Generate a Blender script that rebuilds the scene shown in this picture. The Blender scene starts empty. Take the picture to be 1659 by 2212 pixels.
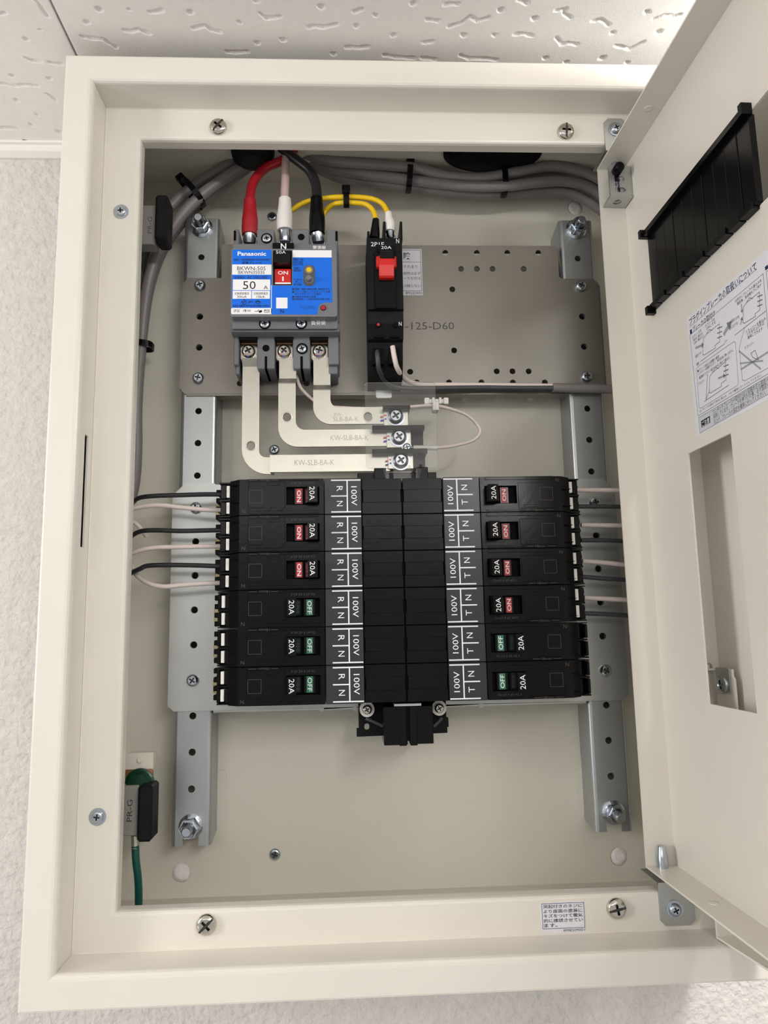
import bpy, math, random
import numpy as np
from mathutils import Vector, Matrix
from mathutils.geometry import tessellate_polygon

# ------------------------------------------------------------------ camera, light, exposure
# Working units are millimetres: x right along the wall, y into the wall, z up.
# y = 0 is the front plane of the cabinet frame, x = z = 0 the cabinet centre.
S = 0.001
SC = bpy.context.scene
COL = SC.collection
FPX = 1591.898
YAW, PITCH, ROLL = -0.048395, 0.152007, 0.020352
CAM = np.array([-36.64, -456.95, -88.53])
ca, sa = math.cos(YAW), math.sin(YAW)
cb, sb = math.cos(PITCH), math.sin(PITCH)
cc, sc_ = math.cos(ROLL), math.sin(ROLL)
RM = (np.array([[ca, -sa, 0], [sa, ca, 0], [0, 0, 1]]) @ np.array([[1, 0, 0], [0, cb, -sb], [0, sb, cb]])
      @ np.array([[cc, 0, sc_], [0, 1, 0], [-sc_, 0, cc]]))
cam = bpy.data.cameras.new('camera')
cam.sensor_fit = 'HORIZONTAL'
cam.sensor_width = 36.0
cam.lens = FPX / 1659.0 * 36.0
cam.clip_start = 0.01
cam.clip_end = 50
camo = bpy.data.objects.new('camera', cam)
COL.objects.link(camo)
mw = Matrix.Identity(4)
for r in range(3):
    mw[r][0] = RM[r][0]
    mw[r][1] = RM[r][2]
    mw[r][2] = -RM[r][1]
    mw[r][3] = CAM[r] * S
camo.matrix_world = mw
SC.camera = camo

world = bpy.data.worlds.new('room_ambient')
SC.world = world
world.use_nodes = True
world.node_tree.nodes['Background'].inputs[0].default_value = (1.0, 0.975, 0.945, 1)
world.node_tree.nodes['Background'].inputs[1].default_value = 0.56

def area_light(name, loc, target, sx, sy, power, color=(1, 1, 1)):
    d = bpy.data.lights.new(name, 'AREA')
    d.shape = 'RECTANGLE'
    d.size = sx * S
    d.size_y = sy * S
    d.energy = power
    d.color = color
    o = bpy.data.objects.new(name, d)
    COL.objects.link(o)
    o.location = Vector(loc) * S
    o.rotation_euler = (Vector(target) - Vector(loc)).to_track_quat('-Z', 'Y').to_euler()
    return o

# a ceiling tube to the right of the cabinet that runs away from the wall (lit sideways along the ceiling as well),
# one to the left, and a further row behind the camera
def tube_light(x, y0, y1, z, n, power, color, r=28):
    for i in range(n):
        d = bpy.data.lights.new('ceiling_tube_lamp', 'POINT')
        d.energy = power / n
        d.color = color
        d.shadow_soft_size = r * S
        o = bpy.data.objects.new('ceiling_tube_lamp', d)
        COL.objects.link(o)
        o.location = Vector((x, y0 + (y1 - y0) * i / (n - 1), z)) * S
tube_light(385, -110, -1490, 256, 7, 20.0, (1.0, 0.985, 0.96))
area_light('left_ceiling_lamp', (-1400, -680, 262), (150, -120, -60), 260, 1000, 18.0, (1.0, 0.98, 0.95))
area_light('far_ceiling_lamp', (-250, -1500, 290), (-20, 0, -60), 1200, 200, 3.5, (1.0, 0.975, 0.94))

SC.view_settings.view_transform = 'Standard'
SC.view_settings.look = 'None'
SC.view_settings.exposure = -0.1
SC.view_settings.gamma = 1.0
SC.view_settings.use_curve_mapping = False
SC.cycles.max_bounces = 5
SC.cycles.diffuse_bounces = 3
SC.cycles.glossy_bounces = 2
SC.cycles.transmission_bounces = 2
SC.cycles.transparent_max_bounces = 8

random.seed(7)
RNG = np.random.default_rng(11)

# ------------------------------------------------------------------ pixel helpers
def ray(u, v):
    return RM @ np.array([(u - 829.5) / FPX, 1.0, -(v - 1106.0) / FPX])

def P(u, v, y):
    d = ray(u, v)
    q = CAM + d * ((y - CAM[1]) / d[1])
    return (q[0], q[1], q[2])

def PL(pts, y=None):
    """pixel list -> 3-D points; entries are (u, v) at depth y or (u, v, y)"""
    return [P(p[0], p[1], p[2] if len(p) > 2 else y) for p in pts]

def PB(u0, v0, u1, v1, y):
    um, vm = (u0 + u1) / 2, (v0 + v1) / 2
    return P(u0, vm, y)[0], P(u1, vm, y)[0], P(um, v1, y)[2], P(um, v0, y)[2]

# ------------------------------------------------------------------ materials
MATS = {}
def lin(c):
    out = []
    for k in c:
        k = k / 255.0
        out.append(k / 12.92 if k <= 0.04045 else ((k + 0.055) / 1.055) ** 2.4)
    return out + [1.0]

def mat(key, rgb, rough=0.5, metal=0.0, var=0.04, scale=60.0, bump=0.0, bscale=600.0, spec=0.5, coat=0.0, emit=0.0, aniso=None, voro=False):
    m = bpy.data.materials.new(key)
    m.use_nodes = True
    nt = m.node_tree
    b = nt.nodes['Principled BSDF']
    c = lin(rgb)
    b.inputs['Roughness'].default_value = rough
    b.inputs['Metallic'].default_value = metal
    b.inputs['Specular IOR Level'].default_value = spec
    b.inputs['Coat Weight'].default_value = coat
    tc = nt.nodes.new('ShaderNodeTexCoord')
    nz = nt.nodes.new('ShaderNodeTexNoise')
    nz.inputs['Scale'].default_value = scale
    nz.inputs['Detail'].default_value = 2
    mp = nt.nodes.new('ShaderNodeMapping')
    if aniso:
        mp.inputs['Scale'].default_value = aniso
    nt.links.new(tc.outputs['Object'], mp.inputs['Vector'])
    nt.links.new(mp.outputs['Vector'], nz.inputs['Vector'])
    cr = nt.nodes.new('ShaderNodeValToRGB')
    cr.color_ramp.elements[0].position = 0.3
    cr.color_ramp.elements[1].position = 0.7
    cr.color_ramp.elements[0].color = [max(0, k * (1 - var)) for k in c[:3]] + [1]
    cr.color_ramp.elements[1].color = [min(1, k * (1 + var)) for k in c[:3]] + [1]
    nt.links.new(nz.outputs['Fac'], cr.inputs['Fac'])
    nt.links.new(cr.outputs['Color'], b.inputs['Base Color'])
    if bump:
        n2 = nt.nodes.new('ShaderNodeTexNoise')
        n2.inputs['Scale'].default_value = bscale
        n2.inputs['Detail'].default_value = 2
        nt.links.new(tc.outputs['Object'], n2.inputs['Vector'])
        bp = nt.nodes.new('ShaderNodeBump')
        bp.inputs['Strength'].default_value = bump
        bp.inputs['Distance'].default_value = 0.0022 if voro else 0.001
        src = n2.outputs['Fac']
        if voro:
            vo = nt.nodes.new('ShaderNodeTexVoronoi')
            vo.feature = 'SMOOTH_F1'
            vo.inputs['Scale'].default_value = bscale * 0.55
            nt.links.new(tc.outputs['Object'], vo.inputs['Vector'])
            mx = nt.nodes.new('ShaderNodeMath')
            mx.operation = 'ADD'
            nt.links.new(vo.outputs['Distance'], mx.inputs[0])
            nt.links.new(n2.outputs['Fac'], mx.inputs[1])
            src = mx.outputs[0]
        nt.links.new(src, bp.inputs['Height'])
        nt.links.new(bp.outputs['Normal'], b.inputs['Normal'])
    if emit:
        b.inputs['Emission Color'].default_value = c
        b.inputs['Emission Strength'].default_value = emit
    MATS[key] = m
    return m

mat('wallpaper', (217, 213, 209), 0.85, var=0.05, scale=180, bump=0.65, bscale=330, spec=0.2, voro=True)
mat('ceiling_board', (249, 246, 242), 0.9, var=0.015, scale=90, bump=0.16, bscale=1300, spec=0.15)
mat('moulding', (236, 233, 228), 0.45, var=0.01)
mat('cream_paint', (226, 221, 211), 0.30, var=0.012, scale=25, bump=0.02, bscale=2500, spec=0.5)
mat('cream_shaded', (214, 209, 196), 0.36, var=0.015, scale=20, bump=0.02, bscale=2500, spec=0.45)  # same cream paint, toned darker for the shade inside the box
mat('steel_zinc', (190, 192, 190), 0.40, 0.85, var=0.08, scale=22, bump=0.03, bscale=900)
mat('steel_plate', (137, 133, 127), 0.42, 0.80, var=0.06, scale=16, bump=0.03, bscale=1100)
mat('steel_rail', (176, 180, 181), 0.36, 0.85, var=0.07, scale=18, bump=0.02, bscale=900, aniso=(1, 1, 0.15))
mat('chrome', (205, 200, 192), 0.14, 1.0, var=0.05, scale=200)
mat('recess_shade', (74, 72, 70), 0.4, 0.7, var=0.1, scale=300)  # screw metal darkened to paint the shade in drive recesses and slots
mat('zinc_screw', (190, 198, 208), 0.24, 1.0, var=0.05, scale=200)
mat('tin_bar', (200, 197, 186), 0.30, 0.88, var=0.03, scale=60, bump=0.015, bscale=1200)
mat('copper', (176, 128, 98), 0.38, 0.85, var=0.1, scale=120)
mat('brass_tab', (196, 182, 140), 0.4, 0.5, var=0.05)
mat('black_plastic', (15, 15, 17), 0.2, var=0.12, scale=70, bump=0.05, bscale=260, spec=0.16)
mat('black_matte', (20, 20, 22), 0.5, var=0.1, scale=70, bump=0.05, bscale=1500, spec=0.13)
mat('black_gloss', (10, 10, 12), 0.2, var=0.1, scale=60, bump=0.02, bscale=150, spec=0.24)
mat('deep_black', (5, 5, 6), 0.6, var=0.1, spec=0.1)
mat('label_grey', (52, 54, 59), 0.26, var=0.06, scale=40, bump=0.02, bscale=160, spec=0.3)
mat('grey_plastic', (112, 114, 119), 0.42, var=0.03, scale=90, bump=0.03, bscale=2200)
mat('clamp_grey', (140, 138, 132), 0.5, var=0.03, scale=90)
mat('dark_grey_plastic', (78, 80, 84), 0.45, var=0.04, scale=90)
mat('blue_label', (26, 110, 228), 0.45, var=0.02, spec=0.2)
mat('white_print', (240, 240, 242), 0.5, var=0.01)
mat('black_print', (24, 26, 34), 0.55, var=0.02)
mat('navy_print', (22, 38, 84), 0.55, var=0.02)
mat('mid_grey_print', (158, 160, 166), 0.55, var=0.02)
mat('grey_print', (122, 124, 132), 0.55, var=0.02)
mat('pale_grey_print', (205, 205, 212), 0.55, var=0.02)
mat('faint_print', (66, 58, 54), 0.5, var=0.05)
mat('engraving', (88, 86, 80), 0.6, 0.3, var=0.05)
mat('emboss_edge', (158, 152, 138), 0.35, 0.7, var=0.05)
mat('paper', (226, 225, 232), 0.55, var=0.012, spec=0.35)
mat('red_plastic', (206, 30, 26), 0.32, var=0.04)
mat('red_flag', (196, 40, 52), 0.4, var=0.04)
mat('red_boot', (172, 24, 38), 0.35, var=0.06, scale=120)
mat('green_flag', (38, 116, 84), 0.4, var=0.05)
mat('green_wire', (12, 78, 68), 0.35, var=0.05)
mat('green_nut', (8, 58, 40), 0.3, 0.2, var=0.1)
mat('yellow', (236, 196, 12), 0.38, var=0.04)
mat('white_plastic', (236, 233, 228), 0.38, var=0.02)
mat('white_wire', (228, 214, 208), 0.42, var=0.02)
mat('pink_wire', (206, 178, 174), 0.4, var=0.08, scale=300, aniso=(1, 1, 0.08))
mat('black_wire', (34, 34, 37), 0.38, var=0.08)
mat('slate_wire', (66, 66, 70), 0.42, var=0.06)
mat('grey_cable', (126, 120, 120), 0.42, var=0.04, scale=60, spec=0.45)
mat('pale_disc', (236, 232, 230), 0.9, var=0.06, scale=250, bump=0.4, bscale=500)  # paler than the wallpaper, so the knock-outs look lit
mat('mark_blue', (36, 62, 190), 0.5)
mat('mark_red', (214, 90, 84), 0.5)

def clear_mat():
    m = bpy.data.materials.new('clear_plastic')
    m.use_nodes = True
    nt = m.node_tree
    nt.nodes.clear()
    out = nt.nodes.new('ShaderNodeOutputMaterial')
    mix = nt.nodes.new('ShaderNodeMixShader')
    tr = nt.nodes.new('ShaderNodeBsdfTransparent')
    tr.inputs[0].default_value = (0.97, 0.97, 0.97, 1)
    mix2 = nt.nodes.new('ShaderNodeMixShader')
    df = nt.nodes.new('ShaderNodeBsdfDiffuse')
    df.inputs[0].default_value = (0.8, 0.8, 0.8, 1)
    nz = nt.nodes.new('ShaderNodeTexNoise')
    nz.inputs['Scale'].default_value = 45
    tc = nt.nodes.new('ShaderNodeTexCoord')
    nt.links.new(tc.outputs['Object'], nz.inputs['Vector'])
    ml = nt.nodes.new('ShaderNodeMath')
    ml.operation = 'MULTIPLY'
    ml.inputs[1].default_value = 0.05
    nt.links.new(nz.outputs['Fac'], ml.inputs[0])
    nt.links.new(ml.outputs[0], mix2.inputs[0])
    nt.links.new(tr.outputs[0], mix2.inputs[1])
    nt.links.new(df.outputs[0], mix2.inputs[2])
    gl = nt.nodes.new('ShaderNodeBsdfGlossy')
    gl.inputs['Roughness'].default_value = 0.06
    fr = nt.nodes.new('ShaderNodeFresnel')
    fr.inputs[0].default_value = 1.4
    nt.links.new(fr.outputs[0], mix.inputs[0])
    nt.links.new(mix2.outputs[0], mix.inputs[1])
    nt.links.new(gl.outputs[0], mix.inputs[2])
    nt.links.new(mix.outputs[0], out.inputs[0])
    MATS['clear_plastic'] = m
clear_mat()

# ------------------------------------------------------------------ mesh builder
# local coordinates (u, v, n): u right, v up, n out of the wall (n = -y) unless another frame is set
FR0 = (np.zeros(3), np.array([1., 0, 0]), np.array([0, 0, 1.]), np.array([0, -1., 0]))
GLYPHS = {}
def glyphs(s, bold):
    k = (s, bold)
    if k not in GLYPHS:
        c = bpy.data.curves.new('txt', 'FONT')
        c.body = s
        c.resolution_u = 2 if len(s) < 12 else 1
        c.offset = bold
        o = bpy.data.objects.new('txt', c)
        me = o.to_mesh()
        vs = np.array([(v.co.x, v.co.y) for v in me.vertices]).reshape(-1, 2)
        fs = [tuple(p.vertices) for p in me.polygons]
        o.to_mesh_clear()
        bpy.data.objects.remove(o)
        bpy.data.curves.remove(c)
        GLYPHS[k] = (vs, fs, vs.min(0), vs.max(0))
    return GLYPHS[k]

def area2(poly):
    return sum(poly[i][0] * poly[(i + 1) % len(poly)][1] - poly[(i + 1) % len(poly)][0] * poly[i][1] for i in range(len(poly)))

def circ(cx, cy, r, n=14, ry=None, a0=0.0):
    ry = r if ry is None else ry
    return [(cx + r * math.cos(a0 + 2 * math.pi * i / n), cy + ry * math.sin(a0 + 2 * math.pi * i / n)) for i in range(n)]

def rrect(x0, x1, y0, y1, r, k=4):
    out = []
    for cx, cy, a in ((x1 - r, y1 - r, 0), (x0 + r, y1 - r, 90), (x0 + r, y0 + r, 180), (x1 - r, y0 + r, 270)):
        for i in range(k + 1):
            t = math.radians(a + 90 * i / k)
            out.append((cx + r * math.cos(t), cy + r * math.sin(t)))
    return out

def rect(x0, x1, y0, y1):
    return [(x0, y0), (x1, y0), (x1, y1), (x0, y1)]

def plus_shape(L, w, rot=0.0, cx=0, cy=0):
    pts = [(w, w), (w, L), (-w, L), (-w, w), (-L, w), (-L, -w), (-w, -w), (-w, -L), (w, -L), (w, -w), (L, -w), (L, w)]
    c, s = math.cos(rot), math.sin(rot)
    return [(cx + x * c - y * s, cy + x * s + y * c) for x, y in pts]

def catmull(pts, sub=6):
    p = [np.array(q, float) for q in pts]
    if len(p) < 3 or sub < 2:
        return p
    p = [2 * p[0] - p[1]] + p + [2 * p[-1] - p[-2]]
    out = []
    for i in range(1, len(p) - 2):
        for k in range(sub):
            t = k / sub
            a, b, c, d = p[i - 1], p[i], p[i + 1], p[i + 2]
            out.append(0.5 * ((2 * b) + (-a + c) * t + (2 * a - 5 * b + 4 * c - d) * t * t + (-a + 3 * b - 3 * c + d) * t ** 3))
    out.append(p[-2])
    return out

class MB:
    def __init__(s, m='cream_paint', fr=FR0):
        s.v, s.f, s.mk, s.sm = [], [], [], []
        s.m, s.fr = m, fr

    def W(s, p):
        o, U, V, N = s.fr
        return o + U * p[0] + V * p[1] + N * p[2]

    def raw(s, verts, faces, m=None, smooth=False):
        b = len(s.v)
        s.v.extend(verts)
        for f in faces:
            s.f.append([b + i for i in f])
            s.mk.append(m or s.m)
            s.sm.append(smooth)
        return s

    def add(s, verts, faces, m=None, smooth=False):
        return s.raw([s.W(p) for p in verts], faces, m, smooth)

    def box(s, u0, u1, v0, v1, n0, n1, m=None):
        vs = [(u, v, n) for n in (n0, n1) for v in (v0, v1) for u in (u0, u1)]
        return s.add(vs, [(0, 2, 3, 1), (4, 5, 7, 6), (0, 1, 5, 4), (2, 6, 7, 3), (0, 4, 6, 2), (1, 3, 7, 5)], m)

    def cbox(s, u0, u1, v0, v1, n0, n1, c=0.5, m=None):
        """box with chamfered edges"""
        lo, hi = (u0, v0, n0), (u1, v1, n1)
        vs, idx = [], {}
        for sx in (0, 1):
            for sy in (0, 1):
                for sz in (0, 1):
                    sg = (sx, sy, sz)
                    for ax in range(3):
                        p = []
                        for k in range(3):
                            e = (lo, hi)[sg[k]][k]
                            p.append(e if k == ax else e + (c if sg[k] == 0 else -c))
                        idx[(sg, ax)] = len(vs)
                        vs.append(tuple(p))
        fs = []
        for ax in range(3):
            o1, o2 = [(1, 2), (2, 0), (0, 1)][ax]
            for side in (0, 1):
                q = []
                for a, b in ((0, 0), (1, 0), (1, 1), (0, 1)):
                    sg = [0, 0, 0]
                    sg[ax], sg[o1], sg[o2] = side, a, b
                    q.append(idx[(tuple(sg), ax)])
                fs.append(q if side else q[::-1])
            for a in (0, 1):
                for b in (0, 1):
                    s0, s1 = [0, 0, 0], [0, 0, 0]
                    s0[o1], s0[o2], s1[o1], s1[o2] = a, b, a, b
                    s1[ax] = 1
                    s0, s1 = tuple(s0), tuple(s1)
                    q = [idx[(s0, o1)], idx[(s1, o1)], idx[(s1, o2)], idx[(s0, o2)]]
                    fs.append(q[::-1] if a == b else q)
        for sx in (0, 1):
            for sy in (0, 1):
                for sz in (0, 1):
                    t = [idx[((sx, sy, sz), k)] for k in range(3)]
                    fs.append(t if (sx + sy + sz) % 2 else t[::-1])
        return s.add(vs, fs, m)

    def plate(s, outer, n0, n1, holes=(), m=None, wall_m=None, axis='n'):
        """polygon with holes, extruded from n0 to n1 (n1 = outer side). axis 'v' or 'u' extrudes along that axis instead"""
        if axis == 'n':
            T = lambda a, b, n: (a, b, n)
        elif axis == 'v':      # polygon in (u, n)
            T = lambda a, b, n: (a, n, b)
        else:                  # polygon in (v, n)
            T = lambda a, b, n: (n, a, b)
        flip = axis == 'v'
        loops = [list(outer)] + [list(h) for h in holes]
        for i, l in enumerate(loops):
            if (area2(l) > 0) != (i == 0):
                l.reverse()
        flat = [p for l in loops for p in l]
        tris = tessellate_polygon([[Vector((p[0], p[1], 0)) for p in l] for l in loops])
        top, bot = [], []
        for t in tris:
            a = area2([flat[i] for i in t])
            t = tuple(t) if a > 0 else tuple(t)[::-1]
            top.append(t)
            bot.append(t[::-1])
        N = len(flat)
        vs = [T(p[0], p[1], n1) for p in flat] + [T(p[0], p[1], n0) for p in flat]
        fs = top + [tuple(i + N for i in t) for t in bot]
        walls = []
        k = 0
        for l in loops:
            for i in range(len(l)):
                a, b = k + i, k + (i + 1) % len(l)
                walls.append((a, a + N, b + N, b))
            k += len(l)
        if (n1 < n0) != flip:
            fs = [f[::-1] for f in fs]
            walls = [f[::-1] for f in walls]
        s.add(vs, fs, m)
        return s.add(vs, walls, wall_m or m)

    def face(s, outer, n, holes=(), m=None):
        loops = [list(outer)] + [list(h) for h in holes]
        flat = [p for l in loops for p in l]
        fs = []
        for t in tessellate_polygon([[Vector((p[0], p[1], 0)) for p in l] for l in loops]):
            fs.append(tuple(t) if area2([flat[i] for i in t]) > 0 else tuple(t)[::-1])
        return s.add([(p[0], p[1], n) for p in flat], fs, m)

    def quad(s, u0, u1, v0, v1, n, m=None):
        return s.add([(u0, v0, n), (u1, v0, n), (u1, v1, n), (u0, v1, n)], [(0, 1, 2, 3)], m)

    def lathe(s, prof, cu, cv, seg=20, m=None, smooth=True, axis='n', cap=True):
        """profile [(radius, height)] turned about an axis through (cu, cv)"""
        vs, fs = [], []
        for r, h in prof:
            for i in range(seg):
                a = 2 * math.pi * i / seg
                x, y = r * math.cos(a), r * math.sin(a)
                if axis == 'n':
                    vs.append((cu + x, cv + y, h))
                elif axis == 'v':      # centre (u, n), height along v
                    vs.append((cu + y, h, cv + x))
                else:                  # centre (v, n), height along u
                    vs.append((h, cu + x, cv + y))
        for k in range(len(prof) - 1):
            for i in range(seg):
                j = (i + 1) % seg
                fs.append((k * seg + i, k * seg + j, (k + 1) * seg + j, (k + 1) * seg + i))
        s.add(vs, fs, m, smooth)
        if cap:
            k = (len(prof) - 1) * seg
            s.add(vs, [tuple(range(k, k + seg))], m)
            s.add(vs, [tuple(range(seg))[::-1]], m)
        return s

    def screw(s, cu, cv, n, R, h, m='zinc_screw', rot=0.3, washer=0, slot=False, rec='recess_shade'):
        if washer:
            s.lathe([(washer, n), (washer, n + 0.7), (R * 0.9, n + 0.75)], cu, cv, 22, m, False, cap=False)
            n += 0.7
        rt = R * 0.64
        s.lathe([(R, n), (R, n + h * 0.4), (R * 0.93, n + h * 0.68), (R * 0.8, n + h * 0.9), (rt, n + h)], cu, cv, 22, m, True, cap=False)
        L, w = R * 0.52, R * 0.13
        pl = plus_shape(L, w, rot, cu, cv)
        s.face(circ(cu, cv, rt, 22), n + h, [pl], m)
        dn = n + h - R * 0.38
        N = len(pl)
        vs = [(p[0], p[1], n + h) for p in pl] + [(cu + (p[0] - cu) * 0.72, cv + (p[1] - cv) * 0.72, dn) for p in pl]
        s.add(vs, [(i, (i + 1) % N, N + (i + 1) % N, N + i) for i in range(N)], m)
        s.face([(q[0], q[1]) for q in vs[N:]], dn, (), rec)
        if slot:
            c, t = math.cos(rot), math.sin(rot)
            a, b = R * 0.86, R * 0.1
            q = [(cu + x * c - y * t, cv + x * t + y * c) for x, y in ((-a, -b), (a, -b), (a, b), (-a, b))]
            s.plate(q, n + h * 0.72, n + h + 0.02, (), rec)
        return s

    def tube(s, pts, r, seg=10, m=None, sub=6, cap=True, world=True, flat=None):
        """round (or oval, flat=(ratio, axis vector)) tube along a smooth path"""
        c = catmull(pts, sub)
        if not world:
            c = [s.W(p) for p in c]
        n = len(c)
        rr = [r] * n if not hasattr(r, '__len__') else list(np.interp(np.linspace(0, 1, n), np.linspace(0, 1, len(r)), r))
        up = np.array([0.13, 0.2, 0.97])
        vs, fs = [], []
        t0 = c[1] - c[0]
        t0 = t0 / np.linalg.norm(t0)
        if abs(t0 @ up) > 0.9:
            up = np.array([0.9, 0.1, 0.1])
        a = np.cross(t0, up)
        a /= np.linalg.norm(a)
        for i in range(n):
            t = c[min(i + 1, n - 1)] - c[max(i - 1, 0)]
            L = np.linalg.norm(t)
            t = t / L if L > 1e-9 else t0
            a = a - t * (a @ t)
            a /= np.linalg.norm(a)
            b = np.cross(t, a)
            for k in range(seg):
                w = 2 * math.pi * k / seg
                off = (a * math.cos(w) + b * math.sin(w)) * rr[i]
                if flat:
                    off = off * flat[0] + flat[1] * (off @ flat[1]) * (1 - flat[0])
                vs.append(c[i] + off)
        for i in range(n - 1):
            for k in range(seg):
                j = (k + 1) % seg
                fs.append((i * seg + k, i * seg + j, (i + 1) * seg + j, (i + 1) * seg + k))
        s.raw(vs, fs, m, True)
        if cap:
            s.raw(vs, [tuple(range(seg))[::-1], tuple(range((n - 1) * seg, n * seg))], m)
        return s

    def ribbon(s, pts, half_w, th, wdir, m=None, sub=4):
        """flat strap along a path: half width along wdir, thickness across"""
        c = catmull(pts, sub)
        wd = np.array(wdir, float)
        wd /= np.linalg.norm(wd)
        vs, fs = [], []
        n = len(c)
        for i in range(n):
            t = c[min(i + 1, n - 1)] - c[max(i - 1, 0)]
            t = t / np.linalg.norm(t)
            nn = np.cross(t, wd)
            nn /= np.linalg.norm(nn)
            for a, b in ((-1, -1), (1, -1), (1, 1), (-1, 1)):
                vs.append(c[i] + wd * half_w * a + nn * th * 0.5 * b)
        for i in range(n - 1):
            for k in range(4):
                j = (k + 1) % 4
                fs.append((i * 4 + k, i * 4 + j, (i + 1) * 4 + j, (i + 1) * 4 + k))
        fs += [(3, 2, 1, 0), tuple(range((n - 1) * 4, n * 4))]
        return s.raw(vs, fs, m)

    def text(s, string, cu, cv, w, h, n, m='black_print', rot=0.0, bold=0.0):
        """lettering whose outline box is w x h, centred on (cu, cv)"""
        vs, fs, lo, hi = glyphs(string, bold)
        d = np.maximum(hi - lo, 1e-6)
        if w is None:
            w = d[0] * h / d[1]
        if h is None:
            h = d[1] * w / d[0]
        q = ((vs - (lo + hi) / 2) / d) * np.array([w, h])
        a = math.radians(rot)
        c, t = math.cos(a), math.sin(a)
        return s.add([(cu + x * c - y * t, cv + x * t + y * c, n) for x, y in q], fs, m)

    def line(s, p, q, w, n, m='black_print'):
        p, q = np.array(p, float), np.array(q, float)
        d = q - p
        d = d / np.linalg.norm(d)
        e = np.array([-d[1], d[0]]) * w / 2
        p, q = p - d * w / 2, q + d * w / 2
        return s.add([(*(p - e), n), (*(q - e), n), (*(q + e), n), (*(p + e), n)], [(0, 1, 2, 3)], m)

    def frame_lines(s, u0, u1, v0, v1, w, n, m='black_print'):
        for a, b in (((u0, v0), (u1, v0)), ((u1, v0), (u1, v1)), ((u1, v1), (u0, v1)), ((u0, v1), (u0, v0))):
            s.line(a, b, w, n, m)
        return s

    def poly_lines(s, pts, w, n, m='black_print', closed=False):
        for i in range(len(pts) - (0 if closed else 1)):
            s.line(pts[i], pts[(i + 1) % len(pts)], w, n, m)
        return s

    def mesh(s, name, origin):
        me = bpy.data.meshes.new(name)
        V = (np.array(s.v, float).reshape(-1, 3) - np.array(origin)) * S
        me.from_pydata(V.tolist(), [], s.f)
        keys = sorted(set(s.mk))
        for k in keys:
            me.materials.append(MATS[k])
        ix = {k: i for i, k in enumerate(keys)}
        me.polygons.foreach_set('material_index', [ix[k] for k in s.mk])
        me.polygons.foreach_set('use_smooth', s.sm)
        me.update()
        return me

ORIGIN = {}
def link(o, parent=None):
    COL.objects.link(o)
    if parent is not None:
        o.parent = parent
    return o

def tag(o, label, cat, group=None):
    o['label'] = label
    o['category'] = cat
    if group:
        o['group'] = group
    return o

def thing(name, label, cat, base, group=None):
    o = bpy.data.objects.new(name, None)
    o.empty_display_size = 0.02
    link(o)
    o.location = Vector(base) * S
    ORIGIN[o.name] = np.array(base, float)
    return tag(o, label, cat, group)

def part(name, mb, parent, label=None):
    org = ORIGIN[parent.name]
    o = bpy.data.objects.new(name, mb.mesh(name, org))
    link(o, parent)
    ORIGIN[o.name] = org
    if label:
        o['label'] = label
    return o

def solo(name, mb, label, cat, group=None):
    v = np.array(mb.v)
    org = np.array([(v[:, 0].min() + v[:, 0].max()) / 2, (v[:, 1].min() + v[:, 1].max()) / 2, v[:, 2].min()])
    o = bpy.data.objects.new(name, mb.mesh(name, org))
    link(o)
    o.location = Vector(org) * S
    ORIGIN[o.name] = org
    return tag(o, label, cat, group)

def struct(name, mb, origin=(0, 0, 0), parent=None):
    o = bpy.data.objects.new(name, mb.mesh(name, origin))
    link(o, parent)
    o.location = Vector(origin) * S
    ORIGIN[o.name] = np.array(origin, float)
    o['kind'] = 'structure'
    return o

# depths (mm behind the frame front)
Y_WALL, Y_BACK, Y_RAIL, Y_PLATE, Y_BASE = 119.0, 116.0, 91.0, 89.2, 27.0
Z_CEIL = 312.6

# ------------------------------------------------------------------ setting: wall, ceiling tiles, moulding
w = MB('wallpaper')
w.box(-1500, 1500, -2000, Z_CEIL, -Y_WALL - 60, -Y_WALL)
struct('wall_back', w)

w = MB('moulding')
prof = [(0, 0), (9, 0), (9, -1.8), (6.5, -2.4), (6.5, -8), (2.5, -11.5), (0, -11.5)]
vs = [(x, Y_WALL - d, Z_CEIL + h) for x in (-1500, 1500) for d, h in prof]
k = len(prof)
w.raw([np.array(q, float) for q in vs], [(i, (i + 1) % k, k + (i + 1) % k, k + i) for i in range(k)])
struct('trim_1', w)

w = MB('ceiling_board')
w.box(-1500, 1500, Z_CEIL + 9, Z_CEIL + 40, 2600, -Y_WALL)
ceil = struct('ceiling', w)

def ceil_pt(u, v):
    d = ray(u, v)
    q = CAM + d * ((Z_CEIL - CAM[2]) / d[2])
    return (q[0], q[1])

PITS = []
def worm(pts, r, org):
    k = 0.5
    PITS.append(([ceil_pt(org[0] + a * k, org[1] + b * k) for a, b in pts], r))
for p in ([(645, 52), (672, 50), (700, 44)], [(535, 130), (570, 137), (598, 126), (620, 136), (646, 146)], [(355, 158), (400, 166), (450, 170), (470, 186), (500, 203)],
          [(835, 122), (890, 110), (915, 130), (950, 138)], [(1125, 58), (1150, 78), (1185, 76), (1210, 70)], [(1335, 118), (1365, 112), (1400, 118), (1455, 104)],
          [(980, 224), (1030, 226), (1070, 222)], [(1498, 204), (1545, 206), (1592, 202)], [(1532, 50), (1565, 40)], [(110, 250), (140, 262), (172, 266)],
          [(215, 270), (265, 276)], [(0, 358), (60, 371), (110, 366), (165, 371)], [(205, 406), (240, 431)], [(0, 552), (70, 555)], [(0, 60), (20, 55)]):
    worm(p, 1.5, (0, 0))
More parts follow.
